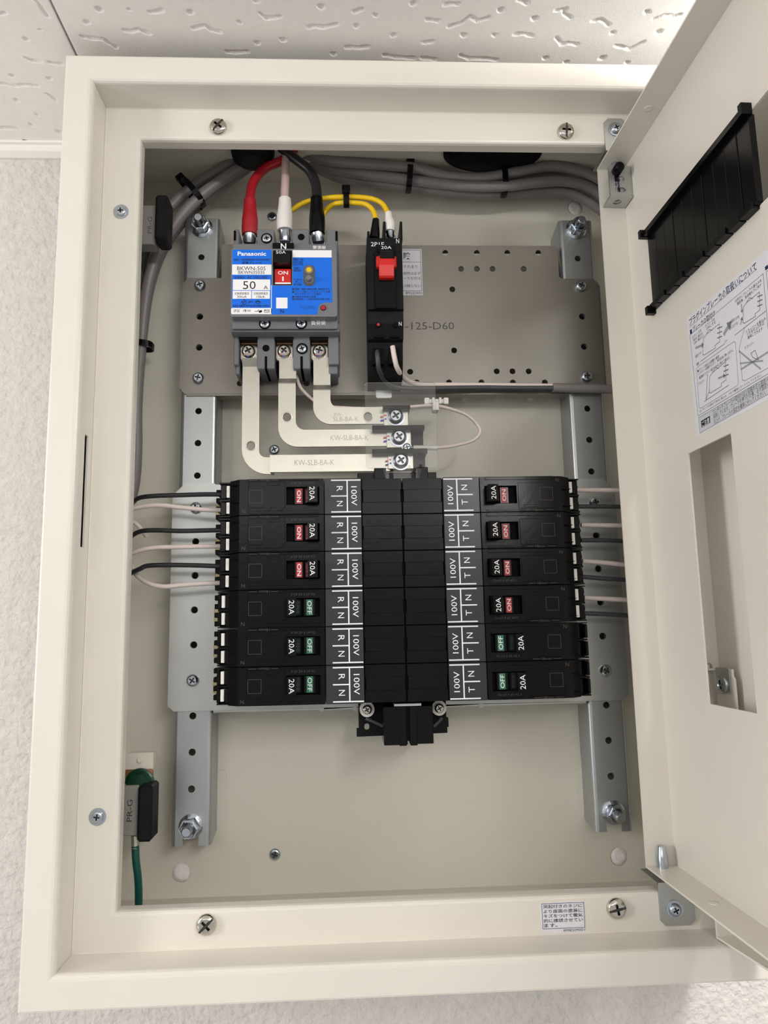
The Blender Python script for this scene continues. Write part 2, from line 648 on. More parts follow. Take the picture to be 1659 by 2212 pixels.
for q in ((430, 42, 2.4), (558, 40, 1.0), (375, 95, 1.8), (820, 52, 2.0), (1035, 96, 1.8), (1110, 185, 1.8), (1225, 173, 2.2), (1385, 28, 2.4), (1540, 112, 1.8), (1622, 65, 2.0),
          (1440, 233, 2), (1110, 4, 2), (110, 168, 1.8), (175, 128, 1.0), (52, 327, 1.7), (210, 338, 1.7), (70, 430, 1.6), (157, 493, 1.2), (135, 540, 1.2), (110, 608, 1.1), (255, 570, 1.8)):
    worm([(q[0] - 3, q[1]), (q[0] + 3, q[1])], q[2], (0, 0))
for p in ([(262, 20), (290, 16), (320, 17)], [(185, 85), (235, 90)], [(280, 115), (330, 100), (372, 68), (400, 92), (450, 74)], [(580, 0), (618, 15)],
          [(740, 46), (785, 38), (778, 60), (804, 76)], [(900, 90), (938, 84), (970, 108)], [(1165, 82), (1205, 65), (1250, 72), (1282, 60)], [(565, 148), (605, 146), (642, 155)],
          [(745, 164), (768, 192), (795, 186), (832, 191)], [(1000, 196), (1060, 212), (1120, 181)], [(0, 238), (60, 248), (130, 251)], [(160, 250), (222, 257)],
          [(330, 240), (370, 254), (420, 252), (485, 258)], [(166, 184), (208, 180)]):
    worm(p, 1.5, (830, 0))
for q in ((125, 15, 2.0), (503, 43, 2.2), (648, 78, 2.3), (42, 152, 1.8), (343, 151, 2.3), (476, 151, 2.0), (1137, 53, 2.2), (1188, 137, 2.2), (988, 141, 1.6), (697, 251, 1.8), (942, 250, 2.3), (785, 268, 1.5), (1050, 270, 1.5)):
    worm([(q[0] - 3, q[1]), (q[0] + 3, q[1])], q[2], (830, 0))
def seen(x, y):
    q = RM.T @ (np.array([x, y, Z_CEIL]) - CAM)
    if q[1] < 1:
        return False
    u, v = 829.5 + FPX * q[0] / q[1], 1106 - FPX * q[2] / q[1]
    return -15 < u < 1500 and -8 < v < 330
for _ in range(1500):
    x, y = random.uniform(-830, 990), random.uniform(-780, 110)
    if seen(x, y):
        continue
    if random.random() < 0.5:
        PITS.append(([(x, y), (x + 2, y)], random.uniform(1.0, 2.3)))
    else:
        a = random.uniform(0, 6.3)
        pts = [(x, y)]
        for _k in range(random.randint(2, 4)):
            a += random.uniform(-0.8, 0.8)
            pts.append((pts[-1][0] + 9 * math.cos(a), pts[-1][1] + 9 * math.sin(a) * 0.6))
        PITS.append((pts, 1.5))

def axis_steps(a, b, f0, f1, fine, coarse):
    out = [a]
    while out[-1] < b - 1e-6:
        x = out[-1]
        out.append(min(b, x + (fine if f0 <= x < f1 else coarse)))
    return np.array(out)

def tile(x0, x1, y0, y1):
    e = 0.7
    xs = axis_steps(x0 + e, x1 - e, -290, 275, 0.8, 2.0)
    ys = axis_steps(y0 + e, y1 - e, -80, 60, 0.8, 2.0)
    X, Y = np.meshgrid(xs, ys)
    Z = np.zeros_like(X)
    for pts, r in PITS:
        pa = np.array(pts)
        if pa[:, 0].max() < x0 - 4 or pa[:, 0].min() > x1 + 4 or pa[:, 1].max() < y0 - 4 or pa[:, 1].min() > y1 + 4:
            continue
        i0, i1 = np.searchsorted(xs, [pa[:, 0].min() - 5, pa[:, 0].max() + 5])
        j0, j1 = np.searchsorted(ys, [pa[:, 1].min() - 5, pa[:, 1].max() + 5])
        if i1 <= i0 or j1 <= j0:
            continue
        xx, yy = X[j0:j1, i0:i1], Y[j0:j1, i0:i1]
        D = np.full(xx.shape, 1e9)
        for a, b in zip(pa[:-1], pa[1:]):
            d = b - a
            t = np.clip(((xx - a[0]) * d[0] + (yy - a[1]) * d[1]) / max(d @ d, 1e-6), 0, 1)
            wob = 0.8 * r * (1 + 0.2 * np.sin(xx * 0.6 + yy * 0.5) + 0.12 * np.sin(xx * 1.9 - yy * 1.3))
            D = np.minimum(D, np.hypot(xx - a[0] - d[0] * t, yy - a[1] - d[1] * t) / wob)
        q = np.clip((1.25 - D) / 0.75, 0, 1)
        Z[j0:j1, i0:i1] = np.maximum(Z[j0:j1, i0:i1], (q * q * (3 - 2 * q)) * (0.7 + 0.75 * r))
    edge = np.minimum(np.minimum(X - x0, x1 - X), np.minimum(Y - y0, y1 - Y))
    Z = np.maximum(Z, np.clip(1.4 - edge, 0, 1.4) * 0.5)
    nx, ny = len(xs), len(ys)
    V = np.stack([X.ravel(), Y.ravel(), Z_CEIL + Z.ravel()], 1) * S
    I = (np.arange(ny - 1)[:, None] * nx + np.arange(nx - 1)[None]).ravel()
    F = np.stack([I, I + nx, I + nx + 1, I + 1], 1)
    rim = []
    base = len(V)
    loop = list(range(nx)) + [nx * (j + 1) - 1 for j in range(1, ny)] + [nx * (ny - 1) + i for i in range(nx - 2, -1, -1)] + [nx * j for j in range(ny - 2, 0, -1)]
    R = V[loop].copy()
    R[:, 2] = (Z_CEIL + 9) * S
    L = len(loop)
    rimf = [(loop[i], base + i, base + (i + 1) % L, loop[(i + 1) % L]) for i in range(L)]
    me = bpy.data.meshes.new('ceiling_tile')
    me.from_pydata(np.vstack([V, R]).tolist(), [], F[:, ::1].tolist() + rimf)
    me.materials.append(MATS['ceiling_board'])
    me.polygons.foreach_set('use_smooth', [True] * len(F) + [False] * L)
    me.update()
    o = bpy.data.objects.new('ceiling_tile', me)
    link(o, ceil)
    return o

XJ = -224.4
for x0 in (XJ - 606, XJ, XJ + 606):
    for r in range(3):
        tile(x0, x0 + 606, Y_WALL - 303 * (r + 1), Y_WALL - 303 * r)

# ------------------------------------------------------------------ cabinet
cab = thing('electrical_cabinet', 'large cream steel wall cabinet with its door swung open, under the pitted ceiling', 'cabinet', (0, 118, -299))
HW, HH = 225.0, 299.0

def ring(prof, mb, skip=()):
    rows = []
    for l, t, r, b, n in prof:
        rows.append([(-HW + l, -HH + b, n), (HW - r, -HH + b, n), (HW - r, HH - t, n), (-HW + l, HH - t, n)])
    for i in range(len(rows) - 1):
        for k in range(4):
            if (i, k) in skip:
                continue
            j = (k + 1) % 4
            mb.add([rows[i][k], rows[i][j], rows[i + 1][j], rows[i + 1][k]], [(0, 1, 2, 3)])
    return rows

def even(i, n):
    return (i, i, i, i, n)
prof = [even(0, -118.5), even(0, -1.5), even(0.45, -0.45), even(1.5, 0), even(15.8, 0), even(17.3, -0.3), even(18.5, -1.1), even(19.2, -2.4), even(19.4, -3.6), even(19.6, -26.2), even(20.2, -27)]
op0, op1 = (41.6, 41.2, 41.6, 39.6), (44.6, 43.6, 44.6, 42.2)
for t, n in ((0, -27), (0.45, -27.3), (0.8, -28.1), (1, -30)):
    prof.append(tuple(a + (b - a) * t for a, b in zip(op0, op1)) + (n,))
prof.append(op1 + (-37,))
prof.append(tuple(a - 1.4 for a in op1) + (-37,))
prof.append(tuple(a - 1.4 for a in op1) + (-30,))
prof.append(even(20.5, -28.6))
m = MB('cream_paint')
ring(prof, m, skip={(8, 3)})
# left rebate wall with the latch slot
zs1, zs0 = P(178, 940, 15)[2], P(169, 1182, 15)[2]
fl = (np.array([-205.5, 0, 0]), np.array([0, 1., 0]), np.array([0, 0, 1.]), np.array([1., 0, 0]))
mw_ = MB('cream_paint', fl)
mw_.plate(rect(3.6, 26.2, -279.4, 279.4), -1.2, 0, [rect(12.5, 19.0, zs0, zs1)])
m.raw(mw_.v, mw_.f)
part('front_frame', m, cab)

m = MB('cream_shaded')
T = 1.2
for x in (-1, 1):
    a, b = sorted((x * 206, x * (206 + T)))
    m.box(a, b, -281, 281, -Y_BACK, -28.6)
for z in (-1, 1):
    a, b = sorted((z * 280, z * (280 + T)))
    m.box(-206, 206, a, b, -Y_BACK, -28.6)
part('box_wall', m, cab)

m = MB('cream_shaded')
kn = [P(392, 1885, Y_BACK), P(1337, 1850, Y_BACK), P(1243, 449, Y_BACK), P(440, 440, Y_BACK)]
holes = [circ(q[0], q[2], 6.7, 22) for q in kn]
m.plate(rect(-206, 206, -281, 281), -Y_BACK - 1.4, -Y_BACK, holes)
bp_ = part('back_panel', m, cab)
for q in kn:  # added discs stand in for the wallpaper behind, to brighten the holes
    m = MB('pale_disc')
    m.lathe([(6.7, -Y_BACK - 1.2), (6.6, -Y_BACK - 0.5), (3.0, -Y_BACK - 0.35)], q[0], q[2], 20, 'pale_disc', True)
    part('added_hole_disc', m, bp_, 'pale disc added to brighten a round knock-out')
for q in ((489, 1662, 1782, -1), (1243, 1640, 1758, 1)):
    m = MB('cream_shaded')
    xe = P(q[0], (q[1] + q[2]) / 2, Y_BACK)[0]
    zt, zb = P(q[0], q[1], Y_BACK)[2], P(q[0], q[2], Y_BACK)[2]
    x0, x1 = (xe - 34, xe) if q[3] < 0 else (xe, xe + 34)
    m.plate(rrect(x0, x1, zb, zt, 4), -Y_BACK, -Y_BACK + 0.9)
    xd = xe - 5.5 if q[3] < 0 else xe + 5.5
    for z in (zt - 10, zb + 10):
        m.lathe([(2.0, -Y_BACK + 0.9), (1.9, -Y_BACK + 1.3), (1.2, -Y_BACK + 1.0)], xd, z, 14)
    part('embossed_pad', m, bp_)
for u, v in ((593, 972), (594, 1845), (588, 469)):
    m = MB('zinc_screw')
    q = P(u, v, Y_BACK)
    m.screw(q[0], q[2], -Y_BACK, 4.1, 2.2, 'zinc_screw', random.uniform(0, 1.5))
    part('panel_screw', m, bp_)

# cable grommets in the roof of the box
m = MB('deep_black')
q = P(546, 345, 72)
m.lathe([(17, 281), (17, 278), (15.5, 272), (12, 269.5), (9, 269)], q[0], -72, 24, 'black_matte', axis='v')
part('cable_grommet', m, cab, 'round black cable grommet in the cabinet roof')
m = MB('black_matte')
q = P(1065, 355, 70)
for r, z0, z1 in ((1, 276.5, 281), (0.86, 274, 276.6), (0.72, 272.2, 274.1)):
    m.plate([(q[0] + 39 * r * math.cos(t), -70 + 24 * r * math.sin(t)) for t in np.linspace(0, 2 * math.pi, 40, endpoint=False)], z0, z1, (), axis='v')
part('cable_grommet', m, cab, 'wide oval black cable grommet in the cabinet roof')

# screws on the inner flange
for u, v, r in ((471, 272, 0.9), (1223, 282, 1.5), (445, 1999, 0.75), (1333, 1964, 0.2)):
    m = MB('chrome')
    q = P(u, v, 25)
    m.screw(q[0], q[2], -27, 6.2, 3.6, 'chrome', r, 0, True)
    part('frame_screw', m, cab, 'shiny pan head screw on the inner flange')
for u, v in ((261, 456), (210, 1765)):
    m = MB('zinc_screw')
    q = P(u, v, 26)
    m.screw(q[0], q[2], -27, 3.6, 1.6, 'zinc_screw', random.uniform(0, 1.5), 5.2)
    part('flange_screw', m, cab, 'small zinc screw with washer on the left flange')

# printed sticker on the lower flange
m = MB('paper')
x0, x1, z0, z1 = PB(1168, 1949, 1264, 2026, 26.8)
z0 = max(z0, -278.6)
m.plate(rect(x0, x1, z0, z1), -27, -26.8)
bw, bh = x1 - x0, z1 - z0
fx = lambda t: x0 + bw * t
fz = lambda t: z1 - bh * t
m.frame_lines(fx(0.04), fx(0.985), fz(0.85), fz(0.03), 0.28, -26.75, 'navy_print')
for i, (t, e) in enumerate((('突起付きのネジに', .95), ('より座面の塗装に', .95), ('キズをつけて電気', .95), ('的に接続させてい', .95), ('ます。', .37))):
    m.text(t, fx((0.07 + e) / 2), fz(0.125 + i * 0.155), bw * (e - 0.07), bh * 0.125, -26.75, 'black_print', 0, 0.012)
m.text('8M8209001', fx(0.74), fz(0.925), bw * 0.48, bh * 0.085, -26.75, 'black_print')
part('notice_sticker', m, cab, 'small white printed sticker on the lower flange')

# hinge brackets
def hinge_bracket(u0, v0, u1, v1, su, sv, up, label):
    m = MB('steel_zinc')
    x0, x1, z0, z1 = PB(u0, v0, u1, v1, 26)
    if up:   # plate sits on the upper flange, tongue bends back below it
        pts = [(x0, z0), (x1, z0), (x1, z1 - 3), (x1 - 3, z1), (x0 + 3, z1), (x0, z1 - 3)]
        ze, sg = z0, -1
    else:
        pts = [(x0 + 3, z0), (x1 - 3, z0), (x1, z0 + 3), (x1, z1), (x0, z1), (x0, z0 + 3)]
        ze, sg = z1, 1
    m.plate(pts, -27, -25.4)
    # tongue wraps over the lip and runs into the box
    xa, xb = x0 - 0.0, x1 - 2
    zend = 251.5 if up else -251.8
    dz = zend - ze
    prof = [(ze, -25.4), (ze + dz * 0.4, -25.6), (ze + dz * 0.8, -28), (ze + dz * 0.9, -33), (zend, -54)]
    vs, fs = [], []
    for z, n in prof:
        for x in (xa, xb):
            vs.append((x, z, n))
    for i in range(len(prof) - 1):
        fs.append((2 * i, 2 * i + 1, 2 * i + 3, 2 * i + 2))
    vs2 = [(x, z - sg * 1.0, n - 0.8) for x, z, n in vs]
    k = len(vs)
    m.add(vs + vs2, fs + [tuple(i + k for i in f[::-1]) for f in fs] + [(2 * i, 2 * i + 2, k + 2 * i + 2, k + 2 * i) for i in range(len(prof) - 1)]
          + [(2 * i + 1, k + 2 * i + 1, k + 2 * i + 3, 2 * i + 3) for i in range(len(prof) - 1)] + [(k - 2, k - 1, 2 * k - 1, 2 * k - 2)])
    b = part('hinge_bracket', m, cab, label)
    m = MB('zinc_screw')
    q = P(su, sv, 24)
    m.screw(q[0], q[2], -25.4, 3.8, 2.2, 'zinc_screw', 0.4, 5.4)
    part('bracket_screw', m, b)
    return b
hinge_bracket(1424, 1905, 1499, 1999, 1459, 1966, False, 'lower zinc hinge bracket')
hinge_bracket(1306, 257, 1352, 326, 1331, 277, True, 'upper zinc hinge bracket')

# frames for the two open leaves
def leaf_frame(o, deg):
    a = math.radians(deg)
    U = np.array([math.sin(a), -math.cos(a), 0])
    V = np.array([0, 0, 1.0])
    return (np.array(o, float), U, V, np.cross(U, V))
def leaf_px(fr, u, v):
    o, U, V, N = fr
    d = ray(u, v)
    q = CAM + d * (((o - CAM) @ N) / (d @ N)) - o
    return q @ U, q @ V

FC = leaf_frame((173, 45, 0), 1.5)       # inner cover
fo = leaf_frame((181, 11, 0), 9.0)
FD = (fo[0] - fo[3] * 17.0, fo[1], fo[2], fo[3])   # outer door

# outer door
WD = 404.0
m = MB('cream_paint', FD)
m.plate(rect(0, WD, -279, 279), -1.2, 0)
m.box(0, 1.2, -279, 279, 0, 17)
m.box(WD - 1.2, WD, -279, 279, 0, 17)
m.box(1.2, WD - 1.2, -279, -277.8, 0, 17)
m.box(1.2, WD - 1.2, 277.8, 279, 0, 17)
door = part('outer_door', m, cab, 'cream outer door leaf behind the inner cover')
# door hinge arm seen through the cut-out of the cover
m = MB('cream_paint', FD)
ua, va = leaf_px(FD, 1560, 1442)
ub, vb = leaf_px(FD, 1612, 1535)
ua = max(ua, 4)
m.plate([(ua, vb - 25), (ub, vb - 25), (ub, va - 6), (ub - 1.5, va - 4), (ub - 1.5, va), (ua + 2, va), (ua, va - 2), (ua, va - 12), (ua + 1.2, va - 14), (ua + 1.2, va - 22), (ua, va - 24)], 5, 6.4)
m.box(1.3, ua + 2, va - 1.4, va, 5, 16.5)
arm = part('hinge_arm', m, door)
m = MB('steel_zinc', FD)
uc, vc = leaf_px(FD, 1568, 1440)
ud, vd = leaf_px(FD, 1602, 1496)
m.plate(rrect(max(uc, 5), ud, vd, vc, 1.5), 6.4, 7.6)
part('hinge_plate', m, door)
m = MB('zinc_screw', FD)
ue, ve = leaf_px(FD, 1584, 1478)
m.screw(ue, ve, 7.6, min(5.2, (ud - uc) * 0.42), 1.6, 'zinc_screw', 0.2)
part('hinge_screw', m, door)
m = MB('chrome', FD)
m.lathe([(4.6, va), (4.6, va + 2), (3.4, va + 3.2), (1.5, va + 3.4)], max(2.0, ua - 2), 11, 18, axis='v')
part('hinge_screw', m, door)

# inner cover
WC, VT, VB = 346.0, 247.5, -248.0
m = MB('cream_paint', FC)
m.plate(rect(0, WC, VB, VT), -1.2, 0, [rect(62.7, 113, -138.5, 13), rect(233, 283, -138.5, 13), rect(35, 300, 121.5, 174.7)])
cover = part('inner_cover', m, cab, 'cream inner cover plate with cut-outs, swung open')
m = MB('cream_paint', FC)
m.box(0, 1.2, VB, VT, 0, 19.5)
part('cover_flange', m, cover)
m = MB('cream_paint', FC)
m.box(1.2, WC, VT - 1.2, VT, 0, 19.5)
part('cover_flange', m, cover)
m = MB('cream_paint', FC)
m.box(1.2, WC, VB, VB + 1.2, 0, 19.5)
part('cover_flange', m, cover)
m = MB('cream_paint', FC)
m.box(WC - 1.2, WC, VB + 1.2, VT - 1.2, 0, 19.5)
part('cover_flange', m, cover)
for v, sg in ((VT - 1.2, -1), (VB + 1.2, 1)):
    m = MB('cream_paint', FC)
    m.lathe([(3.0, v), (2.8, v + sg * 0.5), (1.6, v + sg * 0.2)][::(1 if sg > 0 else -1)], 68, 9.5, 16, axis='v')
    part('flange_dimple', m, cover)

# hinge pins of the cover
m = MB('zinc_screw', FC)
m.lathe([(3.6, VB + 1.2), (3.6, VB + 8), (3.4, VB + 8.6), (2.6, VB + 14), (2.2, VB + 14.6)], 5.5, 10.5, 18, axis='v')
part('hinge_pin', m, cover)
# spring latch bracket at the top hinge
m = MB('steel_zinc', FC)
b0, b1, zt, zb = 1.4, 16.0, 240.0, 216.5     # u range (depth) and z range
fb = (FC[0] + FC[1] * b1, FC[3] * -1, FC[2], FC[1])      # plate facing the room: u -> away from free edge
mb2 = MB('steel_zinc', (FC[0] + FC[1] * b1, -FC[3], FC[2], FC[1]))
mb2.plate(rrect(-17.5, -0.8, zb, zt, 1.6), -1.2, 0,
          [[(-13.5, zt - 21), (-9.5, zt - 21), (-7.0, zt - 21), (-5.2, zt - 19.4), (-7.0, zt - 17.4), (-9.8, zt - 17.4), (-9.8, zt - 12.4), (-7.2, zt - 12.4), (-5.6, zt - 10.6), (-7.2, zt - 8.6), (-9.8, zt - 8.6), (-9.8, zt - 6), (-13.5, zt - 6)]])
m.raw(mb2.v, mb2.f, 'steel_zinc')
m.plate([(b0, 17.5), (b1, 17.5), (b1, 0.8), (b0, 0.8)], zb - 1.2, zb, [circ(9, 9.5, 3.1, 16)], axis='v')
m.box(b0, b1, zb, zt, 0, 1.0)
lb = part('latch_bracket', m, cover, 'zinc bracket of the spring hinge pin')
mb2 = MB('black_plastic', (FC[0] + FC[1] * b1, -FC[3], FC[2], FC[1]))
mb2.lathe([(3.6, -4), (3.6, 6.5), (3.2, 7.4), (2.2, 7.8)], -11.7, zt - 5.0, 20)
part('latch_knob', mb2, cover)
m = MB('zinc_screw', FC)
m.tube([(9 + 2.6 * math.cos(t * 0.8), zb + 3 + t * 0.42, 9.5 + 2.6 * math.sin(t * 0.8)) for t in range(0, 44)], 0.4, 6, sub=1, world=False)
part('latch_spring', m, cover)
m = MB('zinc_screw', FC)
m.lathe([(2.6, zb + 1), (2.6, zb + 30)], 9, 9.5, 14, axis='v')
part('hinge_pin', m, cover)

# black blanking plates in the upper cut-out
m = MB('black_plastic', FC)
m.box(33.5, 160.5, 173, 176.5, 0, 5)
m.box(33, 36.2, 172.5, 178, 0, 7)
m.box(158.4, 161.6, 172, 178.5, 0, 6)
part('blanking_rail', m, cover)
m = MB('black_plastic', FC)
for k in range(10):
    u0 = 35 + 12.55 * k
    m.box(u0 + 0.5, u0 + 11.6, 119.6, 123.4, 0, 4 + 0.7 * (k % 2))
m.box(33.4, 160.4, 121.2, 122.6, -0.5, 3)
m.box(32.6, 36.4, 117, 122.5, 0, 6)
part('blanking_rail', m, cover)
for k in range(10):
    m = MB('black_gloss', FC)
    u0 = 35 + 12.55 * k
    m.cbox(u0 + 0.25, u0 + 12.3, 122.8, 173.2, -2.0, 1.6 + 0.12 * (k % 3), 0.35)
    part('blanking_slat', m, cover)

# instruction sheet on the cover
def z8(a, b):
    return leaf_px(FC, 1280 + a / 4.377, 560 + b / 4.377)
m = MB('paper', FC)
m.plate(rect(76.0, 196, 20.5, 96.0), 0, 0.15)
nn = 0.2
def stx(t, a, b, h, mk='black_print', bold=0.0):
    p, q = np.array(z8(*a)), np.array(z8(*b))
    c = (p + q) / 2
    m.text(t, c[0], c[1], abs(q[0] - p[0]), h, nn, mk, math.degrees(math.atan2(q[1] - p[1], q[0] - p[0])), bold)
def sln(pts, w=0.28, mk='grey_print', closed=False):
    m.poly_lines([z8(*q) for q in pts], w, nn, mk, closed)
def sfill(pts, mk, dn=-0.03):
    m.face([z8(*q) for q in pts], nn + dn, (), mk)
stx('プラグインブレーカの取扱いについて', (918, 600), (1550, 60), 5.2, 'navy_print', 0.01)
sln([(918, 645), (1555, 92)], 0.3)
sfill([(922, 672), (940, 658), (945, 700), (927, 712)], 'navy_print', 0)
stx('ブレーカの取付け', (950, 668), (1160, 505), 4.0, 'navy_print', 0.01)
sln([(922, 718), (1615, 138)], 0.3)
sln([(922, 718), (1000, 1482), (1659, 1085)], 0.35)
sln([(1615, 138), (1700, 1060)], 0.35)
for t, a, b in (('①ブレーカを', (945, 742), (1032, 668)), ('斜めに差込む', (955, 768), (1045, 694)), ('(次に差込む)', (962, 798), (1055, 722)), ('②ブレーカを', (1068, 632), (1158, 562)), ('OFFにする', (1080, 660), (1165, 592)),
                ('④固定バネを', (1300, 598), (1390, 540)), ('引上げる', (1308, 650), (1375, 600)), ('③充分にブレーカの差込みを', (1350, 400), (1600, 195)), ('確認後、負荷側を下に押す', (1370, 425), (1600, 240)),
                ('固定バネ', (975, 925), (1030, 880)), ('基板', (985, 998), (1010, 978)), ('バー', (1250, 785), (1280, 760)), ('●ブレーカ差込み困難な場合', (995, 1060), (1200, 915)),
                ('ドライバーを基板穴に立て、矢印方向に押しながら、', (1005, 1085), (1335, 855)), ('電源側プラグイン端子を充分に奥まで差込む', (1010, 1125), (1300, 925)), ('ドライバー', (1005, 1180), (1060, 1145)),
                ('ドライバーを差込み', (1455, 690), (1640, 555)), ('バネを引上げれば', (1462, 715), (1625, 600)), ('簡単にできます', (1470, 745), (1610, 655)), ('ドライバー', (1445, 840), (1530, 785)),
                ('注) ブレーカは奥まで充分に差込み、バネで確実にホールドしてください。', (1012, 1442), (1605, 1092))):
    stx(t, a, b, 1.9, 'black_print')
def brk(dx, dy):
    sln([(dx + 0, dy + 0), (dx + 5, dy - 150), (dx + 35, dy - 190), (dx + 155, dy - 290), (dx + 160, dy - 120), (dx + 115, dy - 85), (dx + 118, dy - 60), (dx + 15, dy + 5)], 0.4, 'grey_print', True)
    sln([(dx + 35, dy - 195), (dx + 60, dy - 235), (dx + 90, dy - 228)], 0.4)
    for k in range(3):
        sln([(dx + 140, dy - 245 + 45 * k), (dx + 180, dy - 262 + 45 * k)], 0.7)
brk(1045, 900)
brk(1425, 600)
brk(1105, 1260)
sln([(1025, 965), (1250, 800)], 0.4)
sln([(1350, 718), (1640, 490)], 0.4)
sln([(1060, 1345), (1290, 1190)], 0.4)
for a, b, w_ in (((980, 838), (1035, 815), 1.4), ((1250, 700), (1285, 640), 2.4), ((1195, 1125), (1240, 1105), 1.2), ((1410, 430), (1415, 480), 1.0), ((1405, 610), (1412, 575), 1.0)):
    p, q = np.array(z8(*a)), np.array(z8(*b))
    m.line(p, q, w_, nn, 'mid_grey_print')
    d = (q - p) / np.linalg.norm(q - p)
    e = np.array([-d[1], d[0]])
    m.add([(*(q + e * w_ * 1.3), nn), (*(q - e * w_ * 1.3), nn), (*(q + d * w_ * 1.8), nn)], [(0, 1, 2)], 'grey_print')
sln([(985, 1040), (1000, 1015), (1340, 778), (1355, 790), (1382, 1175), (1370, 1195), (1025, 1410), (1010, 1400)], 0.3, 'grey_print', True)
sln([(1440, 650), (1390, 840), (1420, 1140), (1440, 1150), (1659, 1030)], 0.3)
sln([(1390, 870), (1590, 1035)], 1.0, 'mid_grey_print')
sln([(1400, 985), (1610, 960)], 0.9, 'mid_grey_print')
sln([(1410, 1040), (1659, 880)], 1.1, 'mid_grey_print')
sln([(1500, 890), (1540, 860), (1570, 950), (1520, 930), (1500, 890)], 0.4)
sln([(1090, 1090), (1075, 1330), (1110, 1240)], 0.5)
sfill([(1005, 1500), (1720, 1075), (1735, 1235), (1018, 1645)], 'pale_grey_print')
sln([(1005, 1500), (1720, 1075)], 0.3, 'grey_print')
sln([(1018, 1645), (1735, 1235), (1720, 1075)], 0.3, 'grey_print')
sln([(1005, 1500), (1018, 1645)], 0.3, 'grey_print')
sfill([(1028, 1530), (1112, 1480), (1116, 1545), (1034, 1592)], 'black_print', 0)
nn = 0.24
stx('ご注意', (1038, 1562), (1108, 1518), 3.4, 'paper', 0.01)
nn = 0.2
stx('カンタッチブレーカの取付けは２段階方式の固定バネを', (1140, 1445), (1720, 1105), 2.9, 'black_print')
stx('採用しています。ブレーカを押下げた後、必ず固定バネを', (1145, 1490), (1725, 1150), 2.9, 'black_print')
stx('引上げ、ブレーカの固定を確実に行ってください。', (1150, 1540), (1640, 1255), 2.9, 'black_print')
sfill([(1632, 75), (1659, 50), (1665, 85), (1638, 108)], 'navy_print', 0)
sln([(1645, 120), (1720, 60)], 0.3)
sln([(1645, 120), (1735, 1000)], 0.35)
part('instruction_sheet', m, cover, 'white printed instruction sheet with line drawings')

# ------------------------------------------------------------------ mounting rails
def hex_pts(cx, cy, af, a0=0.2):
    r = af / math.sqrt(3)
    return circ(cx, cy, r, 6, a0=a0)

def mounting_rail(xc, label, rots):
    rail = thing('mounting_rail', label, 'rail', (xc, Y_BACK, -238), 'perforated mounting rails in the cabinet')
    n0 = -Y_RAIL
    x0, x1, r = xc - 13.8, xc + 13.8, 3.0
    zt, zb = 233.0, -238.0
    holes = [circ(xc, z, 2.5, 14) for z in range(-200, 201, 25)]
    m = MB('steel_rail')
    # face with U-notch at the foot around the fixing bolt
    notch = [(xc + 5.5, zb), (xc + 5.5, -227)] + [(xc + 5.5 * math.cos(t), -226 + 5.5 * math.sin(t)) for t in np.linspace(0.2, math.pi - 0.2, 8)] + [(xc - 5.5, -227), (xc - 5.5, zb)]
    out = [(x1 - r, zb)] + [(x1 - r, zt), (x0 + r, zt), (x0 + r, zb)] + notch[::-1]
    m.plate(out, n0 - 1.6, n0, holes)
    for sx in (-1, 1):
        arc = [(xc + sx * (13.8 - r + r * math.sin(a)), n0 - r + r * math.cos(a)) for a in np.linspace(0, math.pi / 2, 6)]
        arc += [(xc + sx * 13.8, -Y_BACK)]
        inn = [(xc + sx * (13.8 - 1.5), -Y_BACK), (xc + sx * (13.8 - 1.5), n0 - 2.5), (xc + sx * (13.8 - r), n0 - 1.6)]
        pf = arc + inn
        k = len(pf)
        ends = []
        for e, c in ((zb, 4.0), (zt, -4.0)):
            ends.append([(p[0], e + c * max(0.0, (n0 - 5 - p[1]) / 20.0), p[1]) for p in pf])
        vs = [(p[0], p[1], p[2]) for p in ends[0]] + [(p[0], p[1], p[2]) for p in ends[1]]
        fs = [(i, (i + 1) % k, k + (i + 1) % k, k + i) for i in range(k)]
        if sx < 0:
            fs = [f[::-1] for f in fs]
        m.add(vs, fs[:6], None, True)
        m.add(vs, fs[6:] + [tuple(range(k)), tuple(range(k, 2 * k))])
    part('channel', m, rail)
    for z, a in ((225, rots[0]), (-225, rots[1])):
        m = MB('zinc_screw')
        m.lathe([(8.4, n0), (8.4, n0 + 0.8), (7.2, n0 + 1.6), (6.4, n0 + 2.0)], xc, z, 24, 'zinc_screw', False)
        m.plate(hex_pts(xc, z, 12, a), n0 + 1.6, n0 + 8.0, [circ(xc, z, 4.2, 16)])
        m.lathe([(6.9, n0 + 2), (6.4, n0 + 7.9), (5.4, n0 + 8.4), (4.2, n0 + 8.2)], xc, z, 6, 'zinc_screw', False, cap=False)
        nut = part('flange_nut', m, rail)
        m = MB('zinc_screw')
        pr = [(3.3, n0 + 1)]
        h = n0 + 1
        while h < n0 + 14.0:
            pr += [(3.75, h + 0.45), (3.25, h + 0.9)]
            h += 0.9
        pr += [(3.3, h + 0.6), (2.7, h + 1.2)]
        m.lathe(pr, xc, z, 16, 'zinc_screw', True)
        part('stud_bolt', m, rail)
    return rail
mounting_rail(-149.7, 'perforated steel mounting rail on the left, beside the grey cable bundle', (0.3, 0.1))
mounting_rail(150.3, 'perforated steel mounting rail on the right, shaded by the open cover', (0.7, 0.2))

